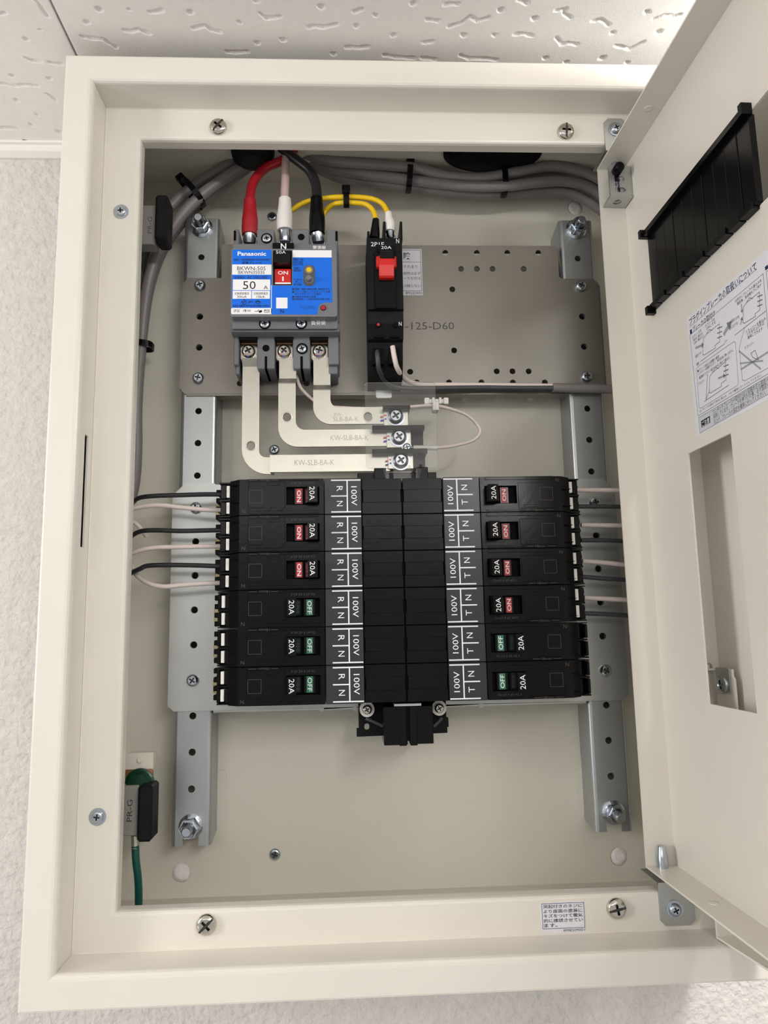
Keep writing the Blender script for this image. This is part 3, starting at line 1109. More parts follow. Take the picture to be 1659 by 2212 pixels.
# ------------------------------------------------------------------ mounting plates
NP = -Y_PLATE
up = thing('mounting_plate', 'drilled steel plate carrying the blue-faced main breaker, upper half of the cabinet', 'plate', (0, Y_PLATE + 1.6, 86), None)
m = MB('steel_plate')
zt, zn, zb = 209.0, 181.8, 88.0
xl, xr, xn = -163.0, 165.0, 133.6
out = [(xl + 3, zb), (xr - 3, zb), (xr, zb + 3), (xr, zn - 4), (xr - 4, zn), (xn + 2, zn), (xn, zn + 2), (xn, zt), (-xn, zt), (-xn, zn), (xl + 4, zn), (xl, zn - 4), (xl, zb + 3)]
hl = []
for u, v in ((962, 546), (1030, 546), (1096, 546), (1163, 546), (996, 581), (1030, 581), (1064, 581), (1131, 581), (977, 625), (981, 757), (886, 803), (1073, 802), (1107, 802), (1142, 802),
             (900, 826), (970, 826), (1040, 826), (1108, 826), (1177, 826), (518, 828), (662, 828)):
    q = P(u, v, Y_PLATE)
    hl.append(circ(q[0], q[2], 2.35, 14))
for x in (-149.7, 150.3):
    for z in (150, 125):
        hl.append(circ(x, z, 2.6, 14))
m.plate(out, NP - 1.6, NP, hl)
m.box(xl + 4, xr - 4, zb - 1.4, zb + 0.2, NP - 11, NP - 0.4)
m.box(xl - 1.2, xl + 0.2, zb + 4, zn - 5, NP - 11, NP - 0.6)
m.box(xr - 0.2, xr + 1.2, zb + 4, zn - 5, NP - 11, NP - 0.6)
m.box(-xn + 1, xn - 1, zt - 0.2, zt + 1.2, NP - 11, NP - 0.6)
q = P(928, 704, Y_PLATE)
xa, xb, za, zb2 = PB(875, 696, 981, 712, Y_PLATE)
m.text('-125-D60', (xa + xb) / 2, (za + zb2) / 2, xb - xa, zb2 - za, NP + 0.03, 'engraving')
part('plate', m, up)
for x in (-149.7, 150.3):
    for z in (175, 100):
        m = MB('zinc_screw')
        m.screw(x, z, NP, 4.4, 3.6, 'zinc_screw', random.uniform(0, 1.5))
        part('plate_screw', m, up)

dn = thing('mounting_plate', 'zinc plated steel plate behind the two columns of black branch breakers', 'plate', (0, Y_PLATE + 1.6, -148), None)
m = MB('steel_zinc')
zt, zb, xw = 19.0, -146.5, 166.0
hl = []
for x in (-149.7, 150.3):
    for z in (-25, -50, -75, -100):
        hl.append(circ(x, z, 2.6, 14))
for u, v in ((695, 1532), (767, 1531), (953, 1526), (1040, 1524)):
    q = P(u, v, Y_PLATE)
    hl.append(circ(q[0], q[2], 1.7, 12))
m.plate([(-xw + 3, zb), (xw - 3, zb), (xw, zb + 3), (xw, zt - 8), (xw - 8, zt), (137, zt), (135.5, zt - 1.4), (132, zt - 1.4), (130.5, zt), (-130.5, zt), (-132, zt - 1.4), (-135.5, zt - 1.4), (-137, zt), (-xw + 8, zt), (-xw, zt - 8), (-xw, zb + 3)], NP - 1.6, NP, hl)
for sx in (-1, 1):
    a, b = sorted((sx * (xw - 0.2), sx * (xw + 1.4)))
    m.box(a, b, zb + 3, zt - 8, NP - 13, NP - 0.6)
pf = [(zb + 0.2, NP), (zb - 1.4, NP - 0.4), (zb - 2.4, NP - 1.6), (zb - 2.6, NP - 13), (zb - 1.2, NP - 13), (zb - 1.0, NP - 1.8)]
m.add([(x, a, b) for x in (-135, 135) for a, b in pf], [(i, i + 6, (i + 1) % 6 + 6, (i + 1) % 6) for i in range(6)] + [tuple(range(6)), tuple(range(6, 12))])
part('plate', m, dn)
for x in (-149.7, 150.3):
    for z in (0, -125):
        m = MB('zinc_screw')
        m.screw(x, z, NP, 4.4, 3.6, 'zinc_screw', random.uniform(0, 1.5))
        part('plate_screw', m, dn)

# warning sticker half behind the slim breaker
m = MB('paper')
x0, x1, z0, z1 = PB(856, 538, 912, 638, Y_PLATE)
x0 -= 16
m.plate(rect(x0, x1, z0, z1), NP, NP + 0.12)
nt_ = NP + 0.16
bh = z1 - z0
zr = lambda t: z1 - bh * t
xv, yv = PB(868, 540, 912, 636, Y_PLATE)[0:2]
m.frame_lines(x0 + 1, x1 - 0.9, zr(0.905), zr(0.025), 0.3, nt_, 'navy_print')
m.line((x0 + 1, zr(0.285)), (x1 - 0.9, zr(0.285)), 0.3, nt_, 'navy_print')
m.text('険', P(879, 550, Y_PLATE)[0], zr(0.15), 5.6, 5.8, nt_, 'black_print', 0, 0.015)
for s_, t in (('おそれあり', 0.385), ('点検時は必ず', 0.53), ('ブレーカを切る', 0.635), ('には触らない', 0.795)):
    wch = 2.75 * len(s_)
    xr_ = x1 - (3.8 if s_ == 'おそれあり' else 1.4)
    m.text(s_, xr_ - wch / 2, zr(t), wch, 2.7, nt_, 'black_print')
m.text('8M335900', x1 - 7.2, zr(0.95), 13, 2.2, nt_, 'black_print')
solo('warning_sticker', m, 'white printed warning sticker on the steel plate, half hidden by the slim breaker', 'sticker')

# ------------------------------------------------------------------ main breaker (blue face)
YF = 40.0
mbk = thing('main_breaker', 'grey three pole main breaker with a bright blue printed face and 50 A marking', 'circuit breaker', (-87, Y_PLATE, 100))
def MX(u):
    return P(u, 610, YF)[0]
def MZ(v):
    return P(612, v, YF)[2]
NF = -YF
bx0, bx1 = MX(499), MX(727.5)
zf1, zf0 = MZ(537.5), MZ(684)
cxm = (bx0 + bx1) / 2
ztop, zbot = P(612, 497, 56)[2], P(612, 806, 62)[2]
pole = (P(537, 770, 64)[0], P(614, 770, 64)[0], P(690, 770, 64)[0])
m = MB('grey_plastic')
# rear housing and shoulders
m.cbox(bx0 - 1.2, bx1 + 1.2, zbot + 12, ztop - 4, NP, -70, 0.6)
za, zb_ = P(612, 711, 48)[2], P(612, 723, 58)[2]
zsc = P(614, 757, 62)[2]
m.cbox(bx0 - 0.6, bx1 + 0.6, za, zf1 + 8.2, -72, -47.5, 0.7)
m.cbox(bx0 - 1.6, bx1 + 1.6, za - 1.0, za + 5, -72, -50, 0.5, 'grey_plastic')
# sloped apron below the lower shoulder
m.add([(bx0 + 1, za, -48), (bx1 - 1, za, -48), (bx1 - 1, zb_, -58), (bx0 + 1, zb_, -58), (bx0 + 1, za, -66), (bx1 - 1, za, -66), (bx1 - 1, zb_, -66), (bx0 + 1, zb_, -66)],
      [(3, 2, 1, 0), (0, 1, 5, 4), (7, 6, 2, 3), (0, 4, 7, 3), (1, 2, 6, 5)], 'dark_grey_plastic')
part('housing', m, mbk)
m = MB('grey_plastic')
# raised face block with a well for the handle
hx0, hx1, hz0, hz1 = MX(589.5), MX(630.5), MZ(616), MZ(538.2)
m.plate(rrect(bx0, bx1, zf0, zf1, 1.6), -48, NF, [rect(hx0, hx1, hz0, zf1 - 1.2)])
m.box(hx0, hx1, hz0, zf1 - 1.2, -50, -49, 'deep_black')
part('front_face', m, mbk)

# terminal barriers: upper (short) and lower
zt0 = zf1 + 7.5
xs_ = [bx0 - 0.8, pole[0] - 6.6, pole[0] + 6.6, pole[1] - 6.6, pole[1] + 6.6, pole[2] - 6.6, pole[2] + 6.6, bx1 + 0.8]
for a, b in ((0, 1), (2, 3), (4, 5), (6, 7)):
    m = MB('grey_plastic')
    m.cbox(xs_[a], xs_[b], zt0 - 2, ztop, NP, -55, 0.6)
    if a in (0, 6):
        xo = xs_[a] - 0.0 if a == 0 else xs_[b] - 1.6
        m.box(xo - 0.05, xo + 1.65, ztop - 9, ztop - 1.5, -58, -54.6, 'deep_black')
    part('terminal_barrier', m, mbk)
for a, b in ((0, 1), (2, 3), (4, 5), (6, 7)):
    m = MB('grey_plastic')
    x0, x1 = xs_[a], xs_[b]
    ins = 3.0 if a in (0, 6) else 0
    if a == 0:
        m.cbox(x0, x1, zb_ - 22, zb_ + 1, NP, -60, 0.6)
        m.cbox(x0 + 1, x1, zbot, zb_ - 20, NP, -64, 0.6)
    elif a == 6:
        m.cbox(x0, x1, zb_ - 22, zb_ + 1, NP, -60, 0.6)
        m.cbox(x0, x1 - 1, zbot, zb_ - 20, NP, -64, 0.6)
    else:
        m.cbox(x0, x1, zbot + 3, zb_ + 1, NP, -61, 0.6)
        m.box((x0 + x1) / 2 - 0.9, (x0 + x1) / 2 + 0.9, zbot + 3, zsc - 5, NP, -60.8, 'deep_black')
    part('terminal_barrier', m, mbk)
for i in range(3):
    m = MB('deep_black')
    m.box(pole[i] - 6.6, pole[i] + 6.6, zb_ - 3, zb_ - 1, -78, -60, 'black_matte')
    m.box(pole[i] - 6.6, pole[i] + 6.6, zbot + 4, zb_ - 1, -84, -72, 'deep_black')
    part('terminal_well', m, mbk)
    m = MB('deep_black')
    m.box(pole[i] - 6.6, pole[i] + 6.6, zt0, ztop - 4, -84, -76, 'deep_black')
    part('terminal_well', m, mbk)
for i in range(3):
    m = MB('copper')
    m.box(pole[i] - 5.8, pole[i] + 5.8, P(614, 743, 66)[2], P(614, 735, 66)[2], -70, -66)
    part('contact_strip', m, mbk)
for i, u in enumerate((538, 615, 690)):
    m = MB('chrome')
    z = zsc
    m.plate(rrect(pole[i] - 6, pole[i] + 6, z - 6.6, z + 5.2, 2.5), -67, -65.6)
    m.screw(pole[i], z, -65.6, 5.0, 4.0, 'chrome', 0.5 + 0.4 * i, 5.8)
    m.line((pole[i] - 0.6, z - 4.6), (pole[i] - 0.6, z - 1.2), 1.0, -61.4, 'mark_blue')
    m.line((pole[i] - 2.6, z - 3.8), (pole[i] - 2.9, z - 1.6), 0.8, -61.4, 'mark_red')
    part('terminal_screw', m, mbk, 'terminal screw with red and blue check marks')
for u, v, y in ((576, 515, 55), (576, 538, 50), (650, 538, 50), (572, 699, 47.4), (651, 699, 47.4), (652.5, 753, 60.5)):
    m = MB('zinc_screw')
    x, z = P(u, v, y)[0], P(u, v, y)[2]
    if v == 538:
        z = zf1 + 4.9
    m.lathe([(4.2, -y - 0.4), (4.2, -y + 0.12), (3.3, -y + 0.1)], x, z, 20, 'deep_black', False)
    m.screw(x, z, -y, 3.3, 1.0, 'zinc_screw', 0.3, 0)
    part('cover_screw', m, mbk)
for u, v, y in ((650.5, 512, 55), (574.5, 752, 60.9)):
    m = MB('deep_black')
    q = P(u, v, y)
    m.lathe([(2.6, -y - 0.3), (2.6, -y + 0.1)], q[0], q[2], 18, 'deep_black', False)
    part('mounting_hole', m, mbk)
m = MB('deep_black')
q = PB(589, 524.5, 635, 538, 46)
m.box(q[0], q[1], zf1 + 0.2, zf1 + 7.6, -50, -45.5, 'black_plastic')
m.text('N', (q[0] + q[1]) / 2 + 0.2, zf1 + 4.9, 4.0, 4.6, -45.4, 'white_print', 0, 0.02)
part('neutral_cap', m, mbk)
m = MB('white_print')
q = P(689.5, 535, 47.4)
m.text('電源側', q[0], zf1 + 4.9, 9.2, 3.4, -47.42, 'white_print', 0, 0.01)
part('supply_lettering', m, mbk)
m = MB('white_print')
q = PB(672, 690, 703, 704, 47.4)
m.text('負荷側', (q[0] + q[1]) / 2, (q[2] + q[3]) / 2, q[1] - q[0], 3.6, -47.42, 'white_print', 0, 0.01)
part('load_lettering', m, mbk)

# handle
m = MB('black_gloss')
ze = MZ(577)
m.add([(hx0 + 0.8, zf1 - 1.4, -42), (hx1 - 0.8, zf1 - 1.4, -42), (hx1 - 0.8, zf1 - 2.2, -39.5), (hx0 + 0.8, zf1 - 2.2, -39.5), (hx1 - 0.8, ze + 1.0, -35), (hx0 + 0.8, ze + 1.0, -35),
       (hx1 - 0.8, ze, -49), (hx0 + 0.8, ze, -49), (hx1 - 0.8, zf1 - 1.4, -49), (hx0 + 0.8, zf1 - 1.4, -49)],
      [(3, 2, 1, 0), (5, 4, 2, 3), (7, 6, 4, 5), (0, 1, 8, 9), (9, 7, 5, 3, 0), (1, 2, 4, 6, 8)])
q = P(607, 545.5, 38.8)
m.text('50A', q[0], q[2], 7.0, 2.3, -38.3, 'white_print')
hd = part('switch_handle', m, mbk, 'black tilted switch handle')
m = MB('red_plastic')
rx0, rx1, rz0, rz1 = MX(593.5), MX(628), MZ(611.5), MZ(579)
m.box(rx0, rx1, rz0, rz1, -49, -41.5, 'red_plastic')
m.text('ON', (rx0 + rx1) / 2, rz1 - (rz1 - rz0) * 0.25, (rx1 - rx0) * 0.64, (rz1 - rz0) * 0.25, -41.45, 'white_print', 0, 0.02)
m.quad((rx0 + rx1) / 2 - 0.55, (rx0 + rx1) / 2 + 0.55, rz0 + (rz1 - rz0) * 0.2, rz0 + (rz1 - rz0) * 0.5, -41.45, 'white_print')
m.quad(rx0, rx1, rz0, rz0 + 1.2, -41.45, 'white_print')
part('on_flag', m, mbk, 'red ON flag')

# printed face, laid out on the real face: a, b run 0..1659, 0..1460 across the printed panel
def fu(a):
    return MX(490 + a / 6.636)
def fv(b):
    return MZ(500 + b / 6.636)
m = MB('blue_label')
n1, n2, n3 = NF + 0.08, NF + 0.14, NF + 0.2
def fr_(a0, b0, a1, b1, n, mk):
    m.quad(fu(a0), fu(a1), fv(b1), fv(b0), n, mk)
def ft(t, a0, b0, a1, b1, mk='black_print', bold=0.0, n=None):
    m.text(t, (fu(a0) + fu(a1)) / 2, (fv(b0) + fv(b1)) / 2, fu(a1) - fu(a0), fv(b0) - fv(b1), n or n3, mk, 0, bold)
m.plate(rrect(fu(74), fu(640), fv(1186), fv(264), 0.9), NF, n1)
m.plate([(fu(645), fv(1190)), (fu(1295), fv(1190)), (fu(1308), fv(1080)), (fu(1345), fv(1035)), (fu(1420), fv(1018)), (fu(1512), fv(1016)), (fu(1506), fv(300)), (fu(1480), fv(268)), (fu(944), fv(268)), (fu(944), fv(775)), (fu(645), fv(775))],
        NF, n1, [rrect(fu(1098), fu(1262), fv(782), fv(482), 3.2, 6)])
fr_(944, 268, 1506, 372, n2, 'white_print')
ft('Panasonic', 150, 292, 562, 352, 'white_print', 0.025)
ft('過負荷・短絡保護兼用単3中性線欠相保護付', 98, 390, 618, 424)
ft('漏電ブレーカ', 215, 434, 498, 470, 'black_print', 0.008)
fr_(74, 476, 640, 622, n2, 'white_print')
ft('BKWN-50S', 145, 505, 556, 558)
ft('BKWN3503S', 162, 566, 540, 612)
ft('定格電圧', 106, 642, 262, 682)
ft('AC 100/200V', 288, 640, 586, 684)
fr_(86, 690, 622, 844, n2, 'white_print')
ft('50', 232, 714, 414, 830)
ft('A', 528, 778, 588, 830)
fr_(86, 852, 352, 966, n2, 'white_print')
fr_(360, 852, 618, 966, n2, 'white_print')
ft('定格感度電流', 112, 872, 320, 910)
ft('30mA', 150, 920, 288, 956)
ft('定格遮断電流', 386, 872, 590, 910)
ft('10kA', 428, 920, 546, 956)
for cx_, hw, hh in ((250, 38, 40), (447, 38, 26)):
    m.poly_lines([(fu(cx_ - hw), fv(1014)), (fu(cx_), fv(1014 - hh)), (fu(cx_ + hw), fv(1014)), (fu(cx_), fv(1014 + hh))], 0.32, n3, 'black_print', True)
m.line((fu(235), fv(1025)), (fu(265), fv(1003)), 0.5, n3)
m.line((fu(430), fv(1008)), (fu(464), fv(1008)), 0.7, n3)
ft('JET', 306, 998, 380, 1032, 'black_print', 0.015)
ft('高速型 衝撃波不動作型 動作時間0.1秒以内', 92, 1050, 602, 1086)
m.plate(rrect(fu(66), fu(645), fv(1186), fv(1098), 0.9), NF, n2, (), 'white_print')
ft('3P2E', 100, 1118, 190, 1158)
ft('1Φ3W', 236, 1116, 348, 1158)
m.poly_lines([(fu(405), fv(1146)), (fu(440), fv(1146)), (fu(464), fv(1122))], 0.35, n3)
m.poly_lines([(fu(455), fv(1150)), (fu(500), fv(1148))], 0.35, n3)
m.line((fu(478), fv(1150)), (fu(490), fv(1146)), 1.6, n3)
m.frame_lines(fu(540), fu(608), fv(1158), fv(1126), 0.35, n3)
m.poly_lines([(fu(545), fv(1130)), (fu(575), fv(1142)), (fu(602), fv(1142))], 0.3, n3)
fr_(636, 770, 645, 1190, n2, 'white_print')
fr_(708, 950, 870, 1104, n2, 'white_print')
ft('N', 766, 1118, 818, 1170, 'black_print', 0.02)
for t, b0, a0, a1 in (('過電流・短絡', 388, 955, 1100), ('によって動作', 424, 955, 1095), ('したとき突出', 456, 958, 1096), ('過電圧・', 512, 958, 1072), ('漏電表示', 548, 958, 1072), ('テスト釦(月1回)', 676, 955, 1072), ('押して', 708, 982, 1072), ('動作確認', 746, 965, 1072)):
    ft(t, a0, b0, a1, b0 + 30)
for t, b0, a1 in (('■逆接続・極間の過電圧試験・絶縁測定不可', 812, 1470), ('■トリップ後ハンドルをＯＦＦ位置', 850, 1478), ('　までリセットしＯＮ操作', 882, 1350), ('■Ｎ極を中性極に接続', 922, 1275), ('■過電圧検出リード線を負荷側中性極に接続', 956, 1472)):
    ft(t, 938 if t[0] == '■' else 972, b0, a1, b0 + 30)
ft('トリップボタン', 1058, 1066, 1268, 1116)
part('printed_face', m, mbk, 'blue and white printed face label')
m = MB('grey_plastic')
cx2 = (fu(1098) + fu(1262)) / 2
m.plate(rrect(fu(1100), fu(1260), fv(780), fv(484), 3.1, 6), NF - 0.5, NF + 0.3, (), 'dark_grey_plastic')
for b0, r in ((556, 3.0), (694, 3.0)):
    m.lathe([(fu(1250) - cx2 - 0.4, NF + 0.3), (fu(1250) - cx2 - 0.4, NF + 0.7), (2.9, NF + 0.75)], cx2, fv(b0), 22, 'grey_plastic', False)
part('button_bezel', m, mbk)
m = MB('yellow')
m.lathe([(1.95, NF), (1.95, NF + 0.9), (1.6, NF + 1.1)], cx2, fv(556), 20, 'yellow')
part('indicator_button', m, mbk, 'yellow indicator')
m = MB('grey_plastic')
m.lathe([(2.1, NF), (2.1, NF + 4.0), (1.8, NF + 4.4), (1.2, NF + 4.5)], cx2, fv(694), 20, 'grey_plastic')
part('test_button', m, mbk, 'grey test button')
m = MB('red_plastic')
xt, zt_ = fu(1380), fv(1098)
m.lathe([(2.05, NF + 0.05), (2.05, NF + 0.25)], xt, zt_, 20, 'deep_black', False)
m.lathe([(1.7, NF), (1.7, NF + 0.7), (1.3, NF + 0.9)], xt, zt_, 18, 'red_boot')
part('trip_button', m, mbk, 'small red trip button')

# ------------------------------------------------------------------ slim two pole breaker
YS = 42.0
sbk = thing('slim_breaker', 'slim black two pole breaker with a big red rocker, right of the blue main breaker', 'circuit breaker', (0, Y_PLATE, 104))
def SX(u):
    return P(u, 620, YS)[0]
def SZ(v):
    return P(835, v, YS)[2]
sx0, sx1 = SX(797), SX(868)
xm = (sx0 + sx1) / 2
z1, z0 = SZ(514), SZ(668)
m = MB('black_matte')
yzp = [(SZ(514), -YS - 6), (SZ(519), -YS), (SZ(668), -YS), (SZ(669), -YS - 3), (SZ(694), -YS - 4), (SZ(722), -YS - 9), (SZ(724), -YS - 14), (SZ(760), -YS - 18), (SZ(790), -YS - 24), (SZ(800), NP), (SZ(505), NP), (SZ(505), -YS - 6)]
m.plate(yzp, sx0 - 0.9, sx1 + 0.9, (), axis='u')
part('housing', m, sbk)
m = MB('black_plastic')
m.cbox(sx0 + 4.2, sx1 - 4.0, SZ(668), SZ(545), -YS, -YS + 2.2, 0.5)
m.cbox(SX(830), SX(852), SZ(658), SZ(630), -YS + 1, -YS + 2.4, 0.2)
part('centre_ridge', m, sbk)
def SP(u, v, y):
    q = P(u, v, y)
    return q[0], q[2]
m = MB('black_gloss')
c0, c1 = SP(820.5, 557, 33), SP(852, 541, 33)
m.cbox(c0[0], c1[0], c0[1], c1[1], -YS + 1, -33, 0.6)
part('switch_cap', m, sbk)
m = MB('red_plastic')
z549, z573, z598 = SP(835, 551, 34)[1], SP(835, 573, 34)[1], SP(835, 598, 35)[1]
m.plate([(z549, -YS + 1), (z549, -YS + 7.2), (z549 - 1, -YS + 8), (z573, -YS + 8.6), (z598 + 1, -YS + 7), (z598, -YS + 5.5), (z598, -YS + 1)], SP(819, 580, 34)[0], SP(851, 580, 34)[0], (), axis='u')
m.cbox(SP(812.5, 560, 36)[0], SP(856.5, 560, 36)[0], z573, z549 + 0.4, -YS + 1, -YS + 6.2, 0.7)
part('rocker_switch', m, sbk, 'big red rocker switch')
m = MB('black_plastic')
q = SP(816, 543, 38), SP(853, 528, 38)
m.cbox(q[0][0], q[1][0], q[0][1], q[1][1], -YS - 1, -38, 0.5)
t = SP(834.5, 534.5, 37.9)
m.text('20A', t[0], t[1], 7.6, 2.3, -37.95, 'white_print')
part('rating_tab', m, sbk)
for t_, u, v, w_, h_, y in (('2P1E', 815.5, 527.5, 9.6, 3.2, YS), ('N', 859, 520.5, 2.2, 3.4, YS), ('N', 864.5, 699.5, 2.0, 3.0, YS + 3.9)):
    m = MB('white_print')
    q = SP(u, v, y - 0.1)
    m.text(t_, q[0], q[1], w_, h_, -y + 0.1, 'white_print')
    part('lettering', m, sbk)
for u in (816, 853):
    m = MB('deep_black')
    m.lathe([(2.0, -YS - 4.4), (2.0, -YS - 3.4), (1.5, -YS - 3.5)], SX(u), SZ(697), 16, 'deep_black', False)
    if u == 816:
        m.lathe([(1.1, -YS - 4), (1.1, -YS - 3.2)], SX(u), SZ(697), 14, 'red_boot')
    part('test_port', m, sbk)
for a, b in ((806, 828), (841, 862)):
    m = MB('deep_black')
    m.box(SX(a), SX(b), SZ(721), SZ(717), -YS - 10, -YS - 7.0)
    m.box(SX(a - 2), SX(b + 1), SZ(770), SZ(735), -YS - 24, -YS - 15.2)
    part('terminal_port', m, sbk)
m = MB('black_matte')
zz0, zz1 = P(835, 516, 60)[2], P(835, 484, 60)[2]
for u in (795.5, 830, 866):
    x = P(u, 505, 60)[0]
    m.cbox(x - 0.9, x + 0.9, zz0 - 3, zz1 if u > 800 else zz1 - 8, NP, -56, 0.3)
part('terminal_fin', m, sbk)
m = MB('steel_zinc')
q = PB(812, 800, 846, 858, 86)
m.plate(rrect(q[0], q[1], q[2], q[3], 1.5), NP, NP + 1.5)
m.box(q[0] + 2, q[1] - 1, q[3] - 2, q[3] + 2, NP, -78)
part('mounting_clip', m, sbk)

# ------------------------------------------------------------------ bus unit between the two breaker columns
ROWZ = [-1.5 - 25.0 * i for i in range(6)]
bus = thing('bus_bar_unit', 'black bus bar unit with grey R-N and T-N phase labels between the two breaker columns', 'bus bar unit', (0, Y_PLATE, -170))
m = MB('black_matte')
m.cbox(-52.6, 52.6, -139.2, 11.2, NP, -44, 0.8)
part('base', m, bus)
for sgn in (-1, 1):
    for r, zc in enumerate(ROWZ):
        m = MB('black_plastic')
        a, b = sorted((sgn * 0.5, sgn * 27.4))
        for k, (p, q, h) in enumerate(((-12.2, -4.3, 0.0), (-4.3, 4.3, 0.3), (4.3, 12.2, 0.12))):
            m.cbox(a + (0.0 if k != 1 else 0.6), b - (0.0 if k != 1 else 0.6), zc + p, zc + q, -46, -38.6 + h, 0.12)
        part('terminal_cover', m, bus)
        m = MB('label_grey')
        a, b = sorted((sgn * 28.0, sgn * 53.0))
        m.cbox(a, b, zc - 12.3, zc + 12.3, -46, -36.4, 0.3)
        n = -36.34
        X = lambda s: sgn * s
        for za in (-10.9, 0.0, 10.9):
            s0, s1 = (48.4, 28.3) if za else (48.4, 37.5)
            u0, u1 = sorted((X(s0), X(s1)))
            m.quad(u0, u1, zc + za - 0.42, zc + za + 0.42, n, 'white_print')
        m.quad(X(37.5) - 0.42, X(37.5) + 0.42, zc - 10.9, zc + 10.9, n + 0.01, 'white_print')
        rot = -90 if sgn < 0 else 90
        m.text('100V', X(32.9), zc, 13.2, 3.9, n, 'white_print', rot)
        m.text('R' if sgn < 0 else 'T', X(42.6), zc + (5.0 if sgn < 0 else -5.2), 3.6, 4.1, n, 'white_print', rot)
        m.text('N', X(42.6), zc + (-5.2 if sgn < 0 else 5.0), 3.6, 4.1, n, 'white_print', rot)
        part('phase_label', m, bus, 'grey label with white 100V lettering')
# lower end piece
m = MB('black_plastic')
def QB(u0, v0, u1, v1, y):
    return PB(u0, v0, u1, v1, y)
a = QB(829, 1526, 880, 1610, 48)
b = QB(884, 1526, 936, 1610, 48)
m.cbox(a[0], a[1], a[2], a[3], -84, -48, 0.4)
m.cbox(b[0], b[1], a[2] + 0.4, a[3], -84, -48, 0.4)
m.box(a[1] - 0.2, b[0] + 0.2, a[2] + 2, a[3], -84, -52)
for xx in (a[1] - 5.6, b[0] + 0.5):
    m.cbox(xx, xx + 4.8, a[2] - 0.4, a[3] + 0.3, -80, -47.2, 0.3)
part('end_cap', m, bus)
m = MB('black_matte')
c = QB(770, 1522, 968, 1588, 84)
hz = [rrect(P(787, 1574, 84)[0], P(798, 1574, 84)[0], P(793, 1578, 84)[2], P(793, 1562, 84)[2], 1.6)]
m.plate([(c[0], c[2]), (c[1] - 1, c[2] + 1), (c[1] - 1, c[2] + 5), (c[1], c[2] + 5), (c[1], c[3] - 10), (c[1] - 1.5, c[3] - 10), (c[1] - 1.5, c[3] + 6), (c[0] + 1.5, c[3] + 6), (c[0] + 1.5, c[3] - 16), (c[0], c[3] - 16)], NP, -82, hz)
part('end_bracket', m, bus)
for u, v in ((793, 1533), (949, 1530)):
    m = MB('white_plastic')
    q = P(u, v, 72)
    m.plate(circ(q[0], q[2], 5.2, 24), -82, -73, (), 'white_plastic')
    m.screw(q[0], q[2], -73, 3.4, 2.4, 'chrome', 0.5, 0)
    part('bracket_screw', m, bus, 'screw in a white collar')
for pts in (((790, 1552), (806, 1558), (828, 1568)), ((955, 1550), (946, 1560), (936, 1569))):
    m = MB('slate_wire')
    m.tube(PL(pts, 76), 1.3, 8)
    part('retaining_wire', m, bus)
m = MB('steel_zinc')
q = QB(851, 1519, 909, 1524, 50)
m.box(q[0], q[1], q[2], q[3], -60, -47)
part('end_strip', m, bus)
# upper support: stepped black shields and nickel terminal pads
m = MB('black_plastic')
q = QB(772, 1022, 942, 1036, 52)
m.cbox(q[0], q[1], q[2], q[3], -75, -50, 0.4)
q = QB(808, 1012, 834, 1036, 46)
m.cbox(q[0], q[1], q[2], q[3], -60, -44, 0.4)
q = QB(900, 1010, 924, 1036, 46)
m.cbox(q[0], q[1], q[2], q[3], -60, -44, 0.4)
q = QB(905, 1004, 912, 1014, 48)
m.cbox(q[0], q[1], q[2], q[3], -60, -46, 0.4)
for u0, v0, u1, v1 in ((827, 876, 886, 884), (804, 919, 917, 929), (804, 970, 923, 980)):
    q = QB(u0, v0, u1, v1, 52)
    m.cbox(q[0], q[1], q[2], q[3], -80, -51, 0.3)
for u0, v0, u1, v1 in ((888, 926, 914, 966), (893, 976, 918, 1012), (860, 884, 882, 925)):
    q = QB(u0, v0, u1, v1, 64)
    m.box(q[0], q[1], q[2], q[3], -80, -63.5)
part('terminal_shield', m, bus)
for (u, v, u0, v0, u1, v1) in ((855, 898, 829, 881, 882, 920), (862, 943, 835, 926, 888, 967), (866, 994, 838, 979, 893, 1013)):
    m = MB('tin_bar')
    q = QB(u0, v0, u1, v1, 57)
    m.cbox(q[0], q[1], q[2], q[3], -66, -57, 0.3)
    c = P(u, v, 54)
    m.screw(c[0], c[2], -57, 5.6, 3.6, 'zinc_screw', 0.6, 6.8)
    for k in range(3):
        m.line((c[0] - 10.5 + k * 2.6, c[2] + 0.2 + k * 0.9), (c[0] - 9.3 + k * 2.6, c[2] + 0.3 + k * 0.9), 0.9, -56.9, 'mark_red')
        m.line((c[0] - 10.5 + k * 3.0, c[2] - 2.6 + k * 1.0), (c[0] - 9.0 + k * 3.0, c[2] - 2.3 + k * 1.0), 0.9, -56.85, 'mark_blue')
    part('terminal_pad', m, bus, 'nickel terminal pad with a large screw')
m = MB('zinc_screw')
c = P(879, 966.5, 56)
m.screw(c[0], c[2], -57, 3.0, 1.8, 'zinc_screw', 0.2, 3.6)
part('lead_screw', m, bus)

# ------------------------------------------------------------------ branch breakers
MESH = {}
def shared(key, fn):
    if key not in MESH:
        mb = fn()
        MESH[key] = mb.mesh(key[0] if isinstance(key, tuple) else key, (0, 0, 0))
    return MESH[key]

BX = -85.0            # breaker origin x (left column), y = Y_PLATE, z = row centre
def L(mb):            # shift from cabinet coordinates to the breaker origin
    mb.v = [np.array(p) - np.array([BX, Y_PLATE, 0]) for p in mb.v]
    return mb

